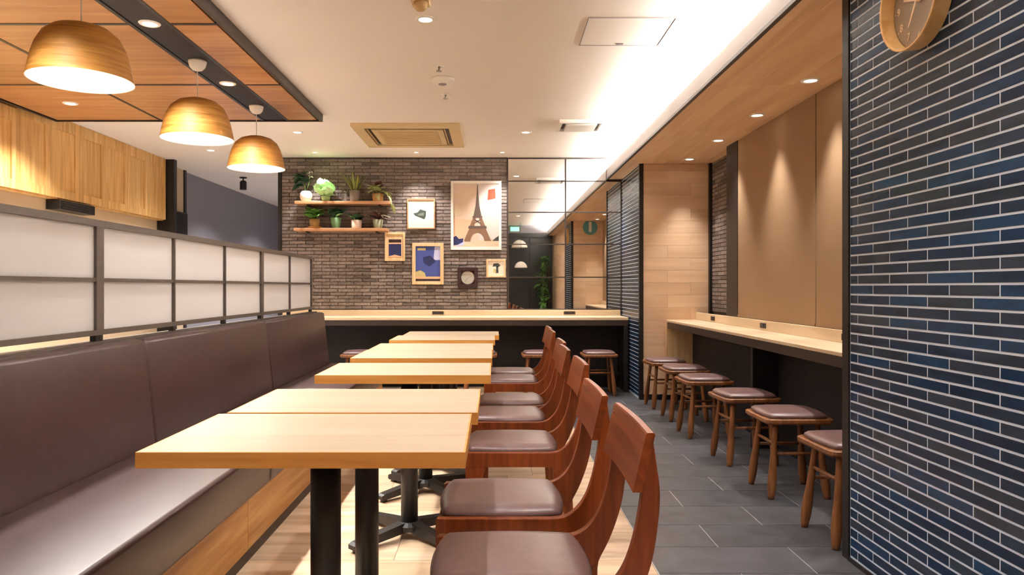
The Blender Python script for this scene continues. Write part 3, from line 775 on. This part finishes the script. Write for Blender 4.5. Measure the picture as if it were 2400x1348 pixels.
# ------------------------------------------------------------------ ceiling equipment
t = thing('air_conditioner', (-0.755, 6.70, ZC), 'square ivory ceiling cassette air conditioner', 'air conditioner')
x0, x1, y0, y1 = -1.225, -0.285, 6.22, 7.185; zz0 = ZC - 0.03
bm_o = [(x0, y0), (x1, y0), (x1, y1), (x0, y1)]
def ring(name, x0, x1, y0, y1, w, za, zb, mat, parent):
    for a in ((x0, x1, y0, y0 + w), (x0, x1, y1 - w, y1), (x0, x0 + w, y0 + w, y1 - w), (x1 - w, x1, y0 + w, y1 - w)): box(name, *a, za, zb, mat, parent, 0.002)
ring('panel_frame', x0, x1, y0, y1, 0.10, ZC - 0.028, ZC, M['acframe'], t)
ring('inner_frame', x0 + 0.155, x1 - 0.155, y0 + 0.155, y1 - 0.155, 0.05, ZC - 0.030, ZC, M['acframe'], t)
box('core', x0 + 0.10, x1 - 0.10, y0 + 0.10, y1 - 0.10, ZC - 0.008, ZC, M['brownblack'], t)
box('grille', x0 + 0.205, x1 - 0.205, y0 + 0.205, y1 - 0.205, ZC - 0.034, ZC - 0.008, M['acgrille'], t, 0.004)
for k in range(9):
    yy = y0 + 0.24 + k * (y1 - y0 - 0.48) / 8; box('grille_slat', x0 + 0.23, x1 - 0.23, yy - 0.006, yy + 0.006, ZC - 0.038, ZC - 0.034, M['acframe'], t)
for a in ((x0 + 0.16, x1 - 0.16, y0 + 0.112, y0 + 0.122), (x0 + 0.16, x1 - 0.16, y1 - 0.146, y1 - 0.112), (x0 + 0.112, x0 + 0.122, y0 + 0.16, y1 - 0.16), (x1 - 0.146, x1 - 0.134, y0 + 0.16, y1 - 0.16)):
    box('louvre', *a, ZC - 0.022, ZC - 0.012, M['acgrille'], t)
t = thing('ceiling_vent', (0.755, 6.27, ZC), 'small white rectangular ceiling vent beside the bright cove', 'vent')
ring('frame', 0.56, 0.95, 6.09, 6.45, 0.03, ZC - 0.03, ZC, M['white'], t)
box('backing', 0.59, 0.92, 6.12, 6.42, ZC - 0.006, ZC, M['brownblack'], t)
box('panel', 0.625, 0.885, 6.15, 6.39, ZC - 0.036, ZC - 0.006, M['white'], t, 0.003)
t = thing('access_hatch', (0.73, 4.0, ZC), 'square access hatch flush in the white ceiling', 'hatch')
box('hatch_door', 0.508, 0.952, 3.788, 4.207, ZC - 0.004, ZC, M['ceiling'], t)
ring('frame', 0.50, 0.96, 3.78, 4.215, 0.006, ZC - 0.006, ZC, M['fascia'], t)
box('latch', 0.71, 0.75, 4.17, 4.19, ZC - 0.007, ZC - 0.004, M['steel'], t)
t = thing('smoke_detector', (-0.34, 4.905, ZC), 'white round smoke detector on the ceiling', 'smoke detector')
v, f = lathe([(0.03, -0.036), (0.055, -0.032), (0.075, -0.018), (0.082, -0.006), (0.082, 0.0)], 28, True, True)
obj('housing', mesh('detector_housing', v, f, M['white'], True), t)
v, f = lathe([(0.012, -0.044), (0.026, -0.040), (0.03, -0.034)], 16, True, True)
obj('sensor', mesh('detector_sensor', v, f, M['fascia'], True), t)
for x, y, lab in ((-0.342, 4.62, 'tiny white sprinkler head on the ceiling in front of the smoke detector'), (-0.345, 5.30, 'tiny white sprinkler head on the ceiling behind the smoke detector')):
    t = thing('sprinkler', (x, y, ZC), lab, 'sprinkler', 'ceiling sprinklers')
    v, f = lathe([(0.032, -0.004), (0.034, 0.0)], 18, True, True); obj('flange', mesh('sprinkler_flange', v, f, M['white'], True), t)
    v, f = lathe([(0.010, -0.03), (0.006, -0.02), (0.008, -0.004)], 12, True, True); obj('nozzle', mesh('sprinkler_nozzle', v, f, M['steel'], True), t)
    v, f = lathe([(0.018, -0.034), (0.018, -0.030)], 14, True, True); obj('deflector', mesh('sprinkler_deflector', v, f, M['steel']), t)
t = thing('ceiling_sensor', (-0.36, 3.55, ZC), 'brass coloured ceiling fitting at the top edge of the picture', 'ceiling fitting')
box('base_plate', -0.40, -0.31, 3.50, 3.62, ZC - 0.012, ZC, M['acframe'], t, 0.003)
v, f = lathe([(0.02, -0.05), (0.032, -0.036), (0.036, -0.012)], 18, True, True); obj('eye', mesh('sensor_eye', v, f, M['acgrille'], True), t, (0.005, 0.01, 0))

t = thing('ceiling_spotlight', (-3.2, 9.3, ZC), 'small black spotlight hanging from the ceiling of the grey passage', 'spotlight')
v, f = lathe([(0.045, -0.012), (0.045, 0.0)], 18, True, True); obj('mount', mesh('spot_mount', v, f, M['black']), t)
v, f = tube([(0, 0, -0.012), (0, 0, -0.05)], (0.008, 0.008), 8); obj('arm', mesh('spot_arm', v, f, M['black']), t)
v, f = lathe([(0.042, -0.16), (0.042, -0.06), (0.03, -0.045)], 18, True, True); obj('head', mesh('spot_head', v, f, M['black']), t)

# ------------------------------------------------------------------ wall clock on the blue tiles
CYc, CZc, CR = 2.352, 2.003, 0.163
t = thing('wall_clock', (XR - 0.004, CYc, CZc), 'round gold rimmed wall clock with pale numerals on the blue tiles', 'clock')
t.rotation_euler = (0, -PI / 2, 0)            # local z -> -x (towards the room); local y stays world y; local x -> world z
M['gold'] = wood('gold_wood', srgb(214, 160, 92), srgb(228, 182, 118), srgb(236, 196, 138), 'Y', 10, 0.35, 0.02)
M['dial'] = plain('grey_dial', srgb(150, 130, 110), 0.4)
M['marks'] = plain('pale_gold_marks', srgb(236, 206, 168), 0.45)
v, f = lathe([(CR - 0.012, 0.012), (CR - 0.008, 0.053), (CR - 0.006, 0.056), (CR - 0.0015, 0.056), (CR, 0.053), (CR - 0.006, 0.0), (CR - 0.02, 0.0)], 56)
obj('rim', mesh('clock_rim', v, f, M['gold'], False), t)
v, f = lathe([(0.0005, 0.012), (CR - 0.014, 0.012)], 56); obj('dial', mesh('clock_dial', v, f, M['dial']), t)
def on_dial(name, v2, z0, z1, mat):
    n = len(v2); v = [(b_, a * -1, z0) for a, b_ in v2] + [(b_, a * -1, z1) for a, b_ in v2]   # (right, up) -> local
    f = [tuple(range(n, 2 * n)), tuple(range(n - 1, -1, -1))] + [(i, (i + 1) % n, n + (i + 1) % n, n + i) for i in range(n)]
    return obj(name, mesh(name, v, f, mat), t)
def hand(name, ang, L, w0, w1, z):
    s, c = math.sin(ang), math.cos(ang); P = [(-w0, -0.02), (w0, -0.02), (w1, L), (-w1, L)]
    return on_dial(name, [(a * c + b_ * s, -a * s + b_ * c) for a, b_ in P], z, z + 0.002, M['marks'])
hand('hour_hand', math.radians(9.58 * 30), 0.082, 0.0042, 0.0032, 0.018)
hand('minute_hand', math.radians(35 * 6), 0.088, 0.0036, 0.0026, 0.022)
v, f = lathe([(0.007, 0.012), (0.007, 0.026)], 14, True, True); obj('hub', mesh('clock_hub', v, f, M['marks']), t)
for h in range(1, 13):
    cu = bpy.data.curves.new('numeral', 'FONT'); cu.body = str(h); cu.size = 0.036; cu.align_x = 'CENTER'; cu.align_y = 'CENTER'; cu.extrude = 0.0006
    tmp = bpy.data.objects.new('numeral_tmp', cu); COL.objects.link(tmp)
    me = bpy.data.meshes.new_from_object(tmp.evaluated_get(bpy.context.evaluated_depsgraph_get())); bpy.data.objects.remove(tmp)
    a = math.radians(h * 30); u0, w0 = 0.118 * math.sin(a), 0.118 * math.cos(a)
    for q in me.vertices: u, w, d = q.co; q.co = (w + w0, -(u + u0), d + 0.0135)
    me.materials.clear(); me.materials.append(M['marks']); me.name = 'numeral'
    obj('numeral', me, t)
for k in range(60):
    if k % 5: continue
    a = math.radians(k * 6); s, c = math.sin(a), math.cos(a)
    on_dial('tick', [(x * c + y * s, -x * s + y * c) for x, y in ((-.0012, .136), (.0012, .136), (.0012, .144), (-.0012, .144))], 0.0125, 0.0135, M['marks'])

# ------------------------------------------------------------------ pictures on the brick wall
YW = YB - 0.012
def flat(name, pts, depth, mat, parent, c):
    """flat printed shape standing on the back wall; pts in world x,z"""
    n = len(pts); y0, y1 = depth, depth + 0.0006
    v = [(x - c[0], y0 - c[1], z - c[2]) for x, z in pts] + [(x - c[0], y1 - c[1], z - c[2]) for x, z in pts]
    f = [tuple(range(n)), tuple(range(2 * n - 1, n - 1, -1))] + [(i, n + i, n + (i + 1) % n, (i + 1) % n) for i in range(n)]
    return obj(name, mesh(name, v, f, mat), parent)
def picture(name, x0, x1, z0, z1, fw, frame, sheet, lab, depth=0.022, cat='picture'):
    t = thing(name, ((x0 + x1) / 2, YW, z0), lab, cat, 'pictures on the brick wall'); c = t.location
    yf = YW - depth
    box('frame_side', x0, x0 + fw, yf, YW, z0, z1, frame, t, 0.0015); box('frame_side', x1 - fw, x1, yf, YW, z0, z1, frame, t, 0.0015)
    box('frame_side', x0 + fw, x1 - fw, yf, YW, z0, z0 + fw, frame, t, 0.0015); box('frame_side', x0 + fw, x1 - fw, yf, YW, z1 - fw, z1, frame, t, 0.0015)
    sh = box('sheet', x0 + fw, x1 - fw, YW - depth * 0.5, YW - 0.002, z0 + fw, z1 - fw, sheet, t)
    return t, sh, t.location + sh.location, YW - depth * 0.5 - 0.0008
def inks(*names_cols):
    for n_, c in names_cols: M[n_] = plain('ink_' + n_, srgb(*c), 0.6, 0.2)
inks(('cream', (240, 226, 204)), ('sky', (216, 190, 168)), ('skypink', (226, 178, 146)), ('skypale', (212, 198, 190)), ('tower', (132, 100, 78)), ('towerd', (96, 80, 72)), ('stamp', (186, 78, 56)),
     ('navy', (48, 52, 92)), ('blue', (74, 86, 150)), ('dkgreen', (70, 80, 72)), ('inkgrey', (120, 122, 112)), ('peach', (232, 180, 140)), ('dkbrown', (58, 40, 36)), ('dialgrey', (176, 170, 158)),
     ('yellow', (206, 188, 130)), ('lilac', (190, 190, 222)), ('bush', (70, 72, 66)), ('ground', (214, 190, 160)))
# big tower poster
t, sh, c, d = picture('tower_poster', -.455, .093, 1.474, 2.222, 0.028, M['white'], M['sky'], 'large white framed poster of an iron lattice tower', 0.026)
X = lambda u: -.455 + .028 + u * (.548 - .056); Z = lambda w: 1.474 + .028 + w * (.748 - .056)
def S(pts): return [(X(u), Z(w)) for u, w in pts]
flat('pale_sky', S([(.55, .12), (1, .12), (1, 1), (.5, 1)]), d, M['skypale'], sh, c)
flat('warm_sky', S([(0, .14), (.42, .14), (.44, .42), (0, .46)]), d, M['skypink'], sh, c)
flat('ground', S([(0, 0), (1, 0), (1, .12), (.6, .10), (0, .07)]), d - .0008, M['ground'], sh, c)
flat('trees', S([(0, .03), (.2, .05), (.22, .14), (.12, .13), (.06, .18), (0, .16)]), d - .0014, M['navy'], sh, c)
flat('trees', S([(.86, .10), (1, .10), (1, .18), (.93, .15)]), d - .0014, M['bush'], sh, c)
flat('snow', S([(.04, .01), (.22, .03), (.24, .09), (.12, .05)]), d - .002, M['lilac'], sh, c)
dt = d - .0020
for sg in (-1, 1):
    m_ = lambda u: .53 + sg * u
    arc = [(m_(.155 * math.cos(a)), .10 + .13 * math.sin(a)) for a in [k * PI / 16 for k in range(9)]]
    flat('tower_leg', S([(m_(.30), .10), (m_(.18), .30), (m_(0), .30)] + [(m_(0.0), .23)] + arc[::-1][1:]), dt, M['tower'], sh, c)
flat('tower_deck', S([(.325, .295), (.735, .295), (.725, .335), (.335, .335)]), dt - .0006, M['towerd'], sh, c)
for sg in (-1, 1):
    m_ = lambda u: .53 + sg * u
    flat('tower_body', S([(m_(.17), .335), (m_(.095), .47), (m_(.03), .47), (m_(.07), .335)]), dt, M['tower'], sh, c)
flat('tower_deck', S([(.42, .465), (.64, .465), (.635, .49), (.425, .49)]), dt - .0006, M['towerd'], sh, c)
flat('tower_mast', S([(.44, .49), (.62, .49), (.575, .64), (.550, .82), (.54, .98), (.52, .98), (.51, .82), (.485, .64)]), dt, M['towerd'], sh, c)
flat('tower_brace', S([(.44, .36), (.62, .44), (.62, .455), (.44, .375)]), dt - .0004, M['towerd'], sh, c)
flat('tower_brace', S([(.62, .36), (.44, .44), (.44, .455), (.62, .375)]), dt - .0004, M['towerd'], sh, c)
flat('stamp', S([(.75, .74), (.93, .77), (.92, .92), (.77, .90)]), d - .002, M['stamp'], sh, c)
flat('postmark', S([(.12 + .10 * math.cos(k * PI / 10), .56 + .075 * math.sin(k * PI / 10)) for k in range(20)]), d - .0009, M['ground'], sh, c)
# small cream picture with wooden cap
t, sh, c, d = picture('framed_drawing', -.929, -.627, 1.702, 2.027, 0.012, M['shelf'], M['cream'], 'cream drawing of a dark hat-like shape in a thin brown frame', 0.03)
xx, zz_ = -.778, 1.865
flat('drawn_shape', [(xx - .085, zz_ + .005), (xx - .04, zz_ + .015), (xx - .01, zz_ + .05), (xx + .055, zz_ + .03), (xx + .05, zz_ - .03), (xx + .035, zz_ - .06), (xx - .065, zz_ - .02)], d, M['dkgreen'], sh, c)
flat('drawn_light', [(xx - .04, zz_ - .005), (xx + .03, zz_ + .015), (xx + .03, zz_ - .02), (xx - .03, zz_ - .02)], d - .0008, M['inkgrey'], sh, c)
# small navy picture
t, sh, c, d = picture('framed_print', -1.171, -.953, 1.353, 1.665, 0.022, M['palewood'], M['palewood'], 'small pale wood frame with a navy picture, under the shelf end', 0.024)
x0, x1, z0, z1 = -1.13, -.994, 1.392, 1.588
flat('picture_area', [(x0, z0), (x1, z0), (x1, z1), (x0, z1)], d, M['navy'], sh, c)
flat('dark_band', [(x0, z1 - .035), (x1, z1 - .035), (x1, z1), (x0, z1)], d - .0008, M['dkbrown'], sh, c)
flat('light_band', [(x0, z1 - .05), (x1, z1 - .05), (x1, z1 - .035), (x0, z1 - .035)], d - .0008, M['peach'], sh, c)
flat('peach_base', [(x0, z0), (x1, z0), (x1, z0 + .012), ((x0 + x1) / 2, z0 + .03), (x0, z0 + .012)], d - .0008, M['peach'], sh, c)
# blue picture
t, sh, c, d = picture('framed_print', -.874, -.534, 1.098, 1.549, 0.036, M['palewood'], M['blue'], 'pale wood frame with a blue picture, below the cream drawing', 0.026)
x0, x1, z0, z1 = -.838, -.57, 1.134, 1.513
flat('light_corner', [(x1 - .075, z1 - .15), (x1, z1 - .15), (x1, z1), (x1 - .06, z1)], d, M['lilac'], sh, c)
flat('yellow_hill', [(x0, z0 + .05), (x0 + .11, z0 + .05), (x0 + .10, z0 + .09), (x0 + .05, z0 + .12), (x0, z0 + .10)], d, M['yellow'], sh, c)
flat('dark_band', [(x0, z0), (x1, z0), (x1, z0 + .025), (x0, z0 + .025)], d, M['dkbrown'], sh, c)
flat('peach_band', [(x0, z0 + .025), (x1, z0 + .025), (x1, z0 + .05), (x0, z0 + .05)], d, M['peach'], sh, c)
flat('dark_swirl', [(x0 + .08, z1 - .12), (x0 + .16, z1 - .10), (x0 + .22, z1 - .16), (x0 + .15, z1 - .22), (x0 + .09, z1 - .18)], d, M['navy'], sh, c)
flat('title_mark', [(x0 + .02, z1 - .045), (x0 + .11, z1 - .045), (x0 + .11, z1 - .02), (x0 + .02, z1 - .02)], d, M['yellow'], sh, c)
# black square with round dial
t, sh, c, d = picture('round_dial_frame', -.381, -.163, 1.061, 1.284, 0.036, M['dkbrown'], M['dkbrown'], 'black square frame with a pale grey round dial', 0.028)
xx, zz_ = -.272, 1.172
flat('dial', [(xx + .071 * math.cos(k * PI / 14), zz_ + .071 * math.sin(k * PI / 14)) for k in range(28)], d, M['dialgrey'], sh, c)
flat('hand', [(xx - .003, zz_), (xx + .003, zz_), (xx + .05, zz_ + .016), (xx + .05, zz_ + .02)], d - .0008, M['inkgrey'], sh, c)
flat('hand', [(xx - .003, zz_), (xx + .003, zz_), (xx - .03, zz_ - .045), (xx - .035, zz_ - .043)], d - .0008, M['inkgrey'], sh, c)
# small cream tree picture
t, sh, c, d = picture('framed_drawing', -.07, .139, 1.177, 1.372, 0.018, M['palewood'], M['cream'], 'small pale frame with a dark little tree, next to the mirror', 0.024)
xx, zz_ = .038, 1.275
flat('tree_crown', [(xx - .04, zz_ + .015), (xx - .03, zz_ + .05), (xx + .02, zz_ + .055), (xx + .045, zz_ + .03), (xx + .02, zz_ + .01), (xx - .01, zz_ + .02)], d, M['bush'], sh, c)
flat('tree_trunk', [(xx + .0, zz_ + .02), (xx + .02, zz_ + .02), (xx + .025, zz_ - .05), (xx - .005, zz_ - .055)], d, M['bush'], sh, c)
flat('vase', [(xx - .035, zz_ - .045), (xx + .0, zz_ - .05), (xx - .005, zz_ - .01), (xx - .03, zz_ - .005)], d, M['yellow'], sh, c)

# ------------------------------------------------------------------ plant shelves
SH = []
for x0, x1, zt, lab in ((px(693, 7.75), px(915, 7.75), 1.985, 'upper wooden wall shelf carrying plants'), (px(691, 7.75), px(908, 7.75), 1.698, 'lower wooden wall shelf carrying plants')):
    t = thing('wall_shelf', ((x0 + x1) / 2, YW, zt - 0.03), lab, 'shelf', 'plant shelves on the brick wall')
    box('board', x0, x1, YW - 0.19, YW, zt - 0.03, zt, M['shelf'], t, 0.003)
    for s in (x0 + 0.12, x1 - 0.12): box('bracket', s - 0.01, s + 0.01, YW - 0.12, YW, zt - 0.045, zt - 0.03, M['brownblack'], t)
ZU, ZD, YP = 1.985, 1.698, YW - 0.10
def leaf_mesh(L, W, bend, mat, name='leaf', seg=5):
    """blade along +x rising and drooping; width W, double curved"""
    v, f = [], []
    for i in range(seg + 1):
        s = i / seg; w = W * math.sin(PI * min(1, 0.08 + s * 0.92)) ** 0.8 * 0.5 + 0.0005
        x = L * s; z = -bend * L * s * s
        v += [(x, -w, z + w * 0.35), (x, 0, z), (x, w, z + w * 0.35)]
    for i in range(seg):
        a = i * 3; f += [(a, a + 3, a + 4, a + 1), (a + 1, a + 4, a + 5, a + 2)]
    me = mesh(name, v, f, mat, True); return me
def put_leaf(me, parent, loc, az, el, roll=0.0, scale=1.0):
    L = max(q.co.x for q in me.vertices) * scale
    if parent.location.y > 7 and loc[1] + L * math.sin(az) * abs(math.cos(el)) > 0.075: az = -az      # stay clear of the wall
    o = obj('leaf', me, parent, loc); o.rotation_mode = 'XYZ'
    o.rotation_euler = (Matrix.Rotation(az, 3, 'Z') @ Matrix.Rotation(-el, 3, 'Y') @ Matrix.Rotation(roll, 3, 'X')).to_euler()
    o.scale = (scale,) * 3; return o
def pot(parent, prof, mat, zsoil, rsoil):
    v, f = lathe(prof, 24, False, True); obj('pot', mesh('pot', v, f, mat, True), parent)
    v, f = lathe([(0.001, zsoil), (rsoil, zsoil)], 20); obj('soil', mesh('soil', v, f, M['soil']), parent)
def potcol(n, c, r=0.5): M[n] = plain(n, srgb(*c), r); return M[n]
G = 'plants on the wall shelves'
R = random.uniform
def stem(parent, pts, r0, r1, mat, name='stem'):
    v, f = tube(pts, [r0 + (r1 - r0) * i / (len(pts) - 1) for i in range(len(pts))], 6); return obj(name, mesh(name, v, f, mat, True), parent)
# 1 round white pot, dark leaves, pale flower spike
t = thing('potted_plant', (px(718, 7.8), YP, ZU), 'dark leafed plant in a round white pot on the upper shelf', 'plant', G)
pot(t, [(0.035, 0), (0.055, 0.02), (0.066, 0.055), (0.062, 0.09), (0.045, 0.112), (0.040, 0.114), (0.040, 0.10)], potcol('white_pot', (240, 228, 222)), 0.10, 0.042)
stem(t, [(0, 0, .1), (-.02, 0, .19), (-.05, 0, .26)], .005, .003, M['stem']); stem(t, [(0, 0, .1), (.03, 0, .2), (.045, -.01, .29)], .004, .003, M['stem'])
lm = leaf_mesh(0.12, 0.065, 0.5, M['leafdark'])
for k in range(22): put_leaf(lm, t, (-.04 + R(-.03, .03), R(-.02, .02), .16 + R(0, .13)), R(0, 6.28), R(-.3, .9), R(-.5, .5), R(.6, 1.1))
fm = leaf_mesh(0.05, 0.03, 0.4, M['petal'], 'petal')
for k in range(6):
    o = put_leaf(fm, t, (.045, -.01, .26 + .012 * k), k * 1.1, R(-.2, .8), 0, R(.6, 1)); o.name = 'petal'
# 2 pale green rosette
t = thing('cabbage_plant', (px(764, 7.8), YP, ZU), 'pale green cabbage-like rosette plant on the upper shelf', 'plant', G)
pot(t, [(0.035, 0), (0.045, 0.03), (0.05, 0.06), (0.044, 0.06), (0.042, 0.05)], potcol('pale_green_pot', (176, 206, 140)), 0.055, 0.045)
lm = leaf_mesh(0.15, 0.13, -0.2, M['leafpale'], 'leaf', 6); lm2 = leaf_mesh(0.14, 0.12, 0.3, M['leafpale'], 'leaf', 6)
for k in range(26):
    el = 0.40 + 0.85 * (k / 26); put_leaf(lm if k % 3 else lm2, t, (R(-.03, .03), -.02, .05 + .07 * (k / 26)), k * 2.4, el, R(-.3, .3), R(.75, 1.05))
# 3 glass carafe
t = thing('glass_vase', (px(808, 7.8), YP, ZU), 'small clear glass vase on the upper shelf between cabbage and grass', 'vase')
v, f = lathe([(0.026, 0), (0.03, 0.006), (0.032, 0.05), (0.026, 0.08), (0.02, 0.10), (0.024, 0.115)], 20, False, True)
obj('glass_body', mesh('vase_body', v, f, M['glass'], True), t)
v, f = lathe([(0.0245, 0.112), (0.0265, 0.115), (0.0245, 0.118), (0.0225, 0.115)], 20); obj('lip', mesh('vase_lip', v, f, M['glass'], True), t)
# 4 grass in grey pot
t = thing('potted_grass', (px(832, 7.8), YP, ZU), 'spiky olive grass in a grey pot on the upper shelf', 'plant', G)
pot(t, [(0.048, 0), (0.05, 0.01), (0.056, 0.12), (0.052, 0.12), (0.05, 0.10)], potcol('grey_pot', (128, 112, 100), 0.7), 0.105, 0.052)
lm = leaf_mesh(0.23, 0.015, 0.2, M['leafolive'], 'leaf', 6)
for k in range(48): put_leaf(lm, t, (R(-.03, .03), R(-.03, .03), .10), R(0, 6.28), R(.95, 1.5), 0, R(.65, 1.1))
# 5 trailing plant in tan pot
t = thing('trailing_plant', (px(886, 7.8), YP, ZU), 'cream green trailing plant in a tan pot at the upper shelf end', 'plant', G)
pot(t, [(0.052, 0), (0.055, 0.01), (0.062, 0.085), (0.058, 0.085), (0.055, 0.07)], potcol('tan_pot', (206, 160, 100), 0.6), 0.075, 0.057)
lm = leaf_mesh(0.13, 0.052, 0.6, M['leafcream']); ld = leaf_mesh(0.14, 0.05, 0.4, M['leafred'])
for k in range(20): put_leaf(lm, t, (R(-.03, .03), R(-.03, .03), .08 + R(0, .05)), R(0, 6.28), R(-.1, 1.0), R(-.4, .4), R(.7, 1.2))
for k in range(7): put_leaf(ld, t, (R(-.03, .02), R(-.02, .02), .11 + R(0, .06)), R(0, 6.28), R(.7, 1.4), 0, R(.7, 1.0))
stem(t, [(.04, -.01, .08), (.09, -.03, .11), (.125, -.05, .04), (.14, -.05, -.04)], .004, .0025, M['stem'])
for k in range(5): put_leaf(lm, t, (.09 + .012 * k, -.04, .09 - .03 * k), R(-.8, .8), R(-.9, .1), R(-.4, .4), R(.6, .9))
# lower shelf
t = thing('potted_plant', (px(738, 7.8), YP, ZD), 'green plant in a yellow-brown pot on a wooden saucer, lower shelf', 'plant', G)
pot(t, [(0.045, 0.02), (0.048, 0.025), (0.055, 0.10), (0.05, 0.10), (0.048, 0.085)], potcol('ochre_pot', (168, 128, 70), 0.6), 0.09, 0.051)
v, f = lathe([(0.05, 0), (0.075, 0.012), (0.075, 0.018), (0.03, 0.02)], 24, True, True); obj('saucer', mesh('saucer', v, f, M['tableedge'], True), t)
lm = leaf_mesh(0.12, 0.07, 0.5, M['leaf']); lp = leaf_mesh(0.10, 0.055, 0.3, M['leafpale'])
for k in range(20): put_leaf(lm, t, (R(-.02, .02), R(-.02, .02), .1 + R(0, .04)), R(0, 6.28), R(.5, 1.4), R(-.4, .4), R(.8, 1.2))
for k in range(5): put_leaf(lp, t, (.02, -.01, .11 + .02 * k), R(-.6, .9), R(.4, 1.3), 0, R(.6, 1))
t = thing('potted_plant', (px(788, 7.8), YP, ZD), 'dark leafed plant in a flared green pot, lower shelf', 'plant', G)
pot(t, [(0.036, 0), (0.04, 0.01), (0.060, 0.115), (0.056, 0.115), (0.052, 0.10)], potcol('green_pot', (120, 164, 116), 0.45), 0.10, 0.052)
lm = leaf_mesh(0.112, 0.066, 0.5, M['leafdark'])
for k in range(22): put_leaf(lm, t, (R(-.03, .03), R(-.03, .03), .11 + R(0, .03)), R(0, 6.28), R(.6, 1.35), R(-.4, .4), R(.8, 1.1))
for k in range(2): put_leaf(lp, t, (.01, -.03, .12), R(-.5, .2), R(.6, .9), 0, .85)
t = thing('potted_plant', (px(836, 7.8), YP, ZD), 'small green plant in a white cup shaped pot, lower shelf', 'plant', G)
pot(t, [(0.05, 0), (0.054, 0.006), (0.058, 0.09), (0.054, 0.09), (0.05, 0.075)], potcol('cup_pot', (236, 212, 196), 0.45), 0.08, 0.052)
for k in range(15): put_leaf(lm, t, (R(-.03, .03), R(-.02, .02), .085), R(0, 6.28), R(.75, 1.4), R(-.4, .4), R(.75, 1.05))
for k in range(2): put_leaf(lp, t, (-.01, -.02, .09), R(2.4, 3.6), R(.7, 1.0), 0, .8)
t = thing('potted_plant', (px(886, 7.8), YP, ZD), 'reddish leafed plant with a white spray in a grey-green pot, lower shelf', 'plant', G)
pot(t, [(0.042, 0), (0.045, 0.008), (0.058, 0.095), (0.054, 0.095), (0.05, 0.08)], potcol('sage_pot', (148, 148, 116), 0.6), 0.085, 0.052)
for k in range(15): put_leaf(ld, t, (R(-.02, .02), R(-.02, .02), .09 + R(0, .04)), R(0, 6.28), R(.2, 1.3), 0, R(.6, .9))
stem(t, [(.0, -.01, .09), (.02, -.03, .15), (.08, -.05, .13), (.12, -.06, .11)], .003, .002, M['stem'])
for k in range(6):
    o = put_leaf(fm, t, (.01 + .02 * k, -.03 - .005 * k, .15 - .006 * k), R(-.7, .7), R(-.6, .6), 0, R(.6, 1)); o.name = 'petal'

# ------------------------------------------------------------------ things behind the camera that show in the mirror
t = thing('exit_sign', (0.50, YF + 0.06, 2.335), 'small glowing green sign above the dark entrance, seen in the mirror', 'sign')
box('sign_case', 0.40, 0.60, YF + 0.051, YF + 0.075, 2.34, 2.44, M['white'], t)
box('sign_face', 0.405, 0.595, YF + 0.075, YF + 0.078, 2.345, 2.435, M['exit'], t)
t = thing('round_sign', (1.73, 2.883, 2.0), 'round teal sign on the timber pillar, seen in the mirror', 'sign')
v, f = lathe([(0.001, 0.012), (0.125, 0.012), (0.13, 0.008), (0.13, 0.0)], 32)
o = obj('disc', mesh('sign_disc', v, f, plain('teal_paint', srgb(96, 160, 160), 0.5)), t, (0, 0, 0.13)); o.rotation_euler = (-PI / 2, 0, 0)
box('emblem', 1.705, 1.755, 2.896, 2.898, 2.05, 2.23, M['white'], t)
t = thing('potted_shrub', (1.14, -0.42, 0), 'tall leafy green shrub by the entrance, seen in the mirror', 'plant')
pot(t, [(0.10, 0), (0.11, 0.01), (0.14, 0.30), (0.13, 0.30), (0.12, 0.26)], potcol('shrub_pot', (70, 64, 60), 0.6), 0.27, 0.125)
for k in range(3): stem(t, [(R(-.04, .04), R(-.04, .04), .26), (R(-.06, .06), R(-.06, .06), .9), (R(-.08, .08), R(-.08, .08), 1.6)], .012, .006, M['stem'])
lm = leaf_mesh(0.16, 0.07, 0.5, M['leaf'])
for k in range(90): put_leaf(lm, t, (R(-.08, .08), R(-.08, .08), R(.6, 1.75)), R(0, 6.28), R(-.4, .9), R(-.4, .4), R(.7, 1.15))
for x, z, s, lab in ((0.60, 1.96, 0.9, 'white curved hanging shade by the entrance, upper one in the mirror'), (0.62, 1.50, 0.7, 'white curved hanging shade by the entrance, lower one in the mirror')):
    t = thing('hanging_shade', (x, YF + (0.22 if s > .8 else 0.58), z), lab, 'lamp', 'white shades by the entrance')
    v, f = lathe([(0.20 * s, 0.0), (0.19 * s, 0.05 * s), (0.15 * s, 0.12 * s), (0.09 * s, 0.17 * s), (0.03 * s, 0.19 * s)], 28, True)
    obj('shade', mesh('hanging_shade', v, f, M['white'], True), t)
    v, f = tube([(0, 0, 0.19 * s), (0, 0, ZC - z)], (0.003, 0.003), 6); obj('cord', mesh('shade_cord', v, f, M['black']), t)
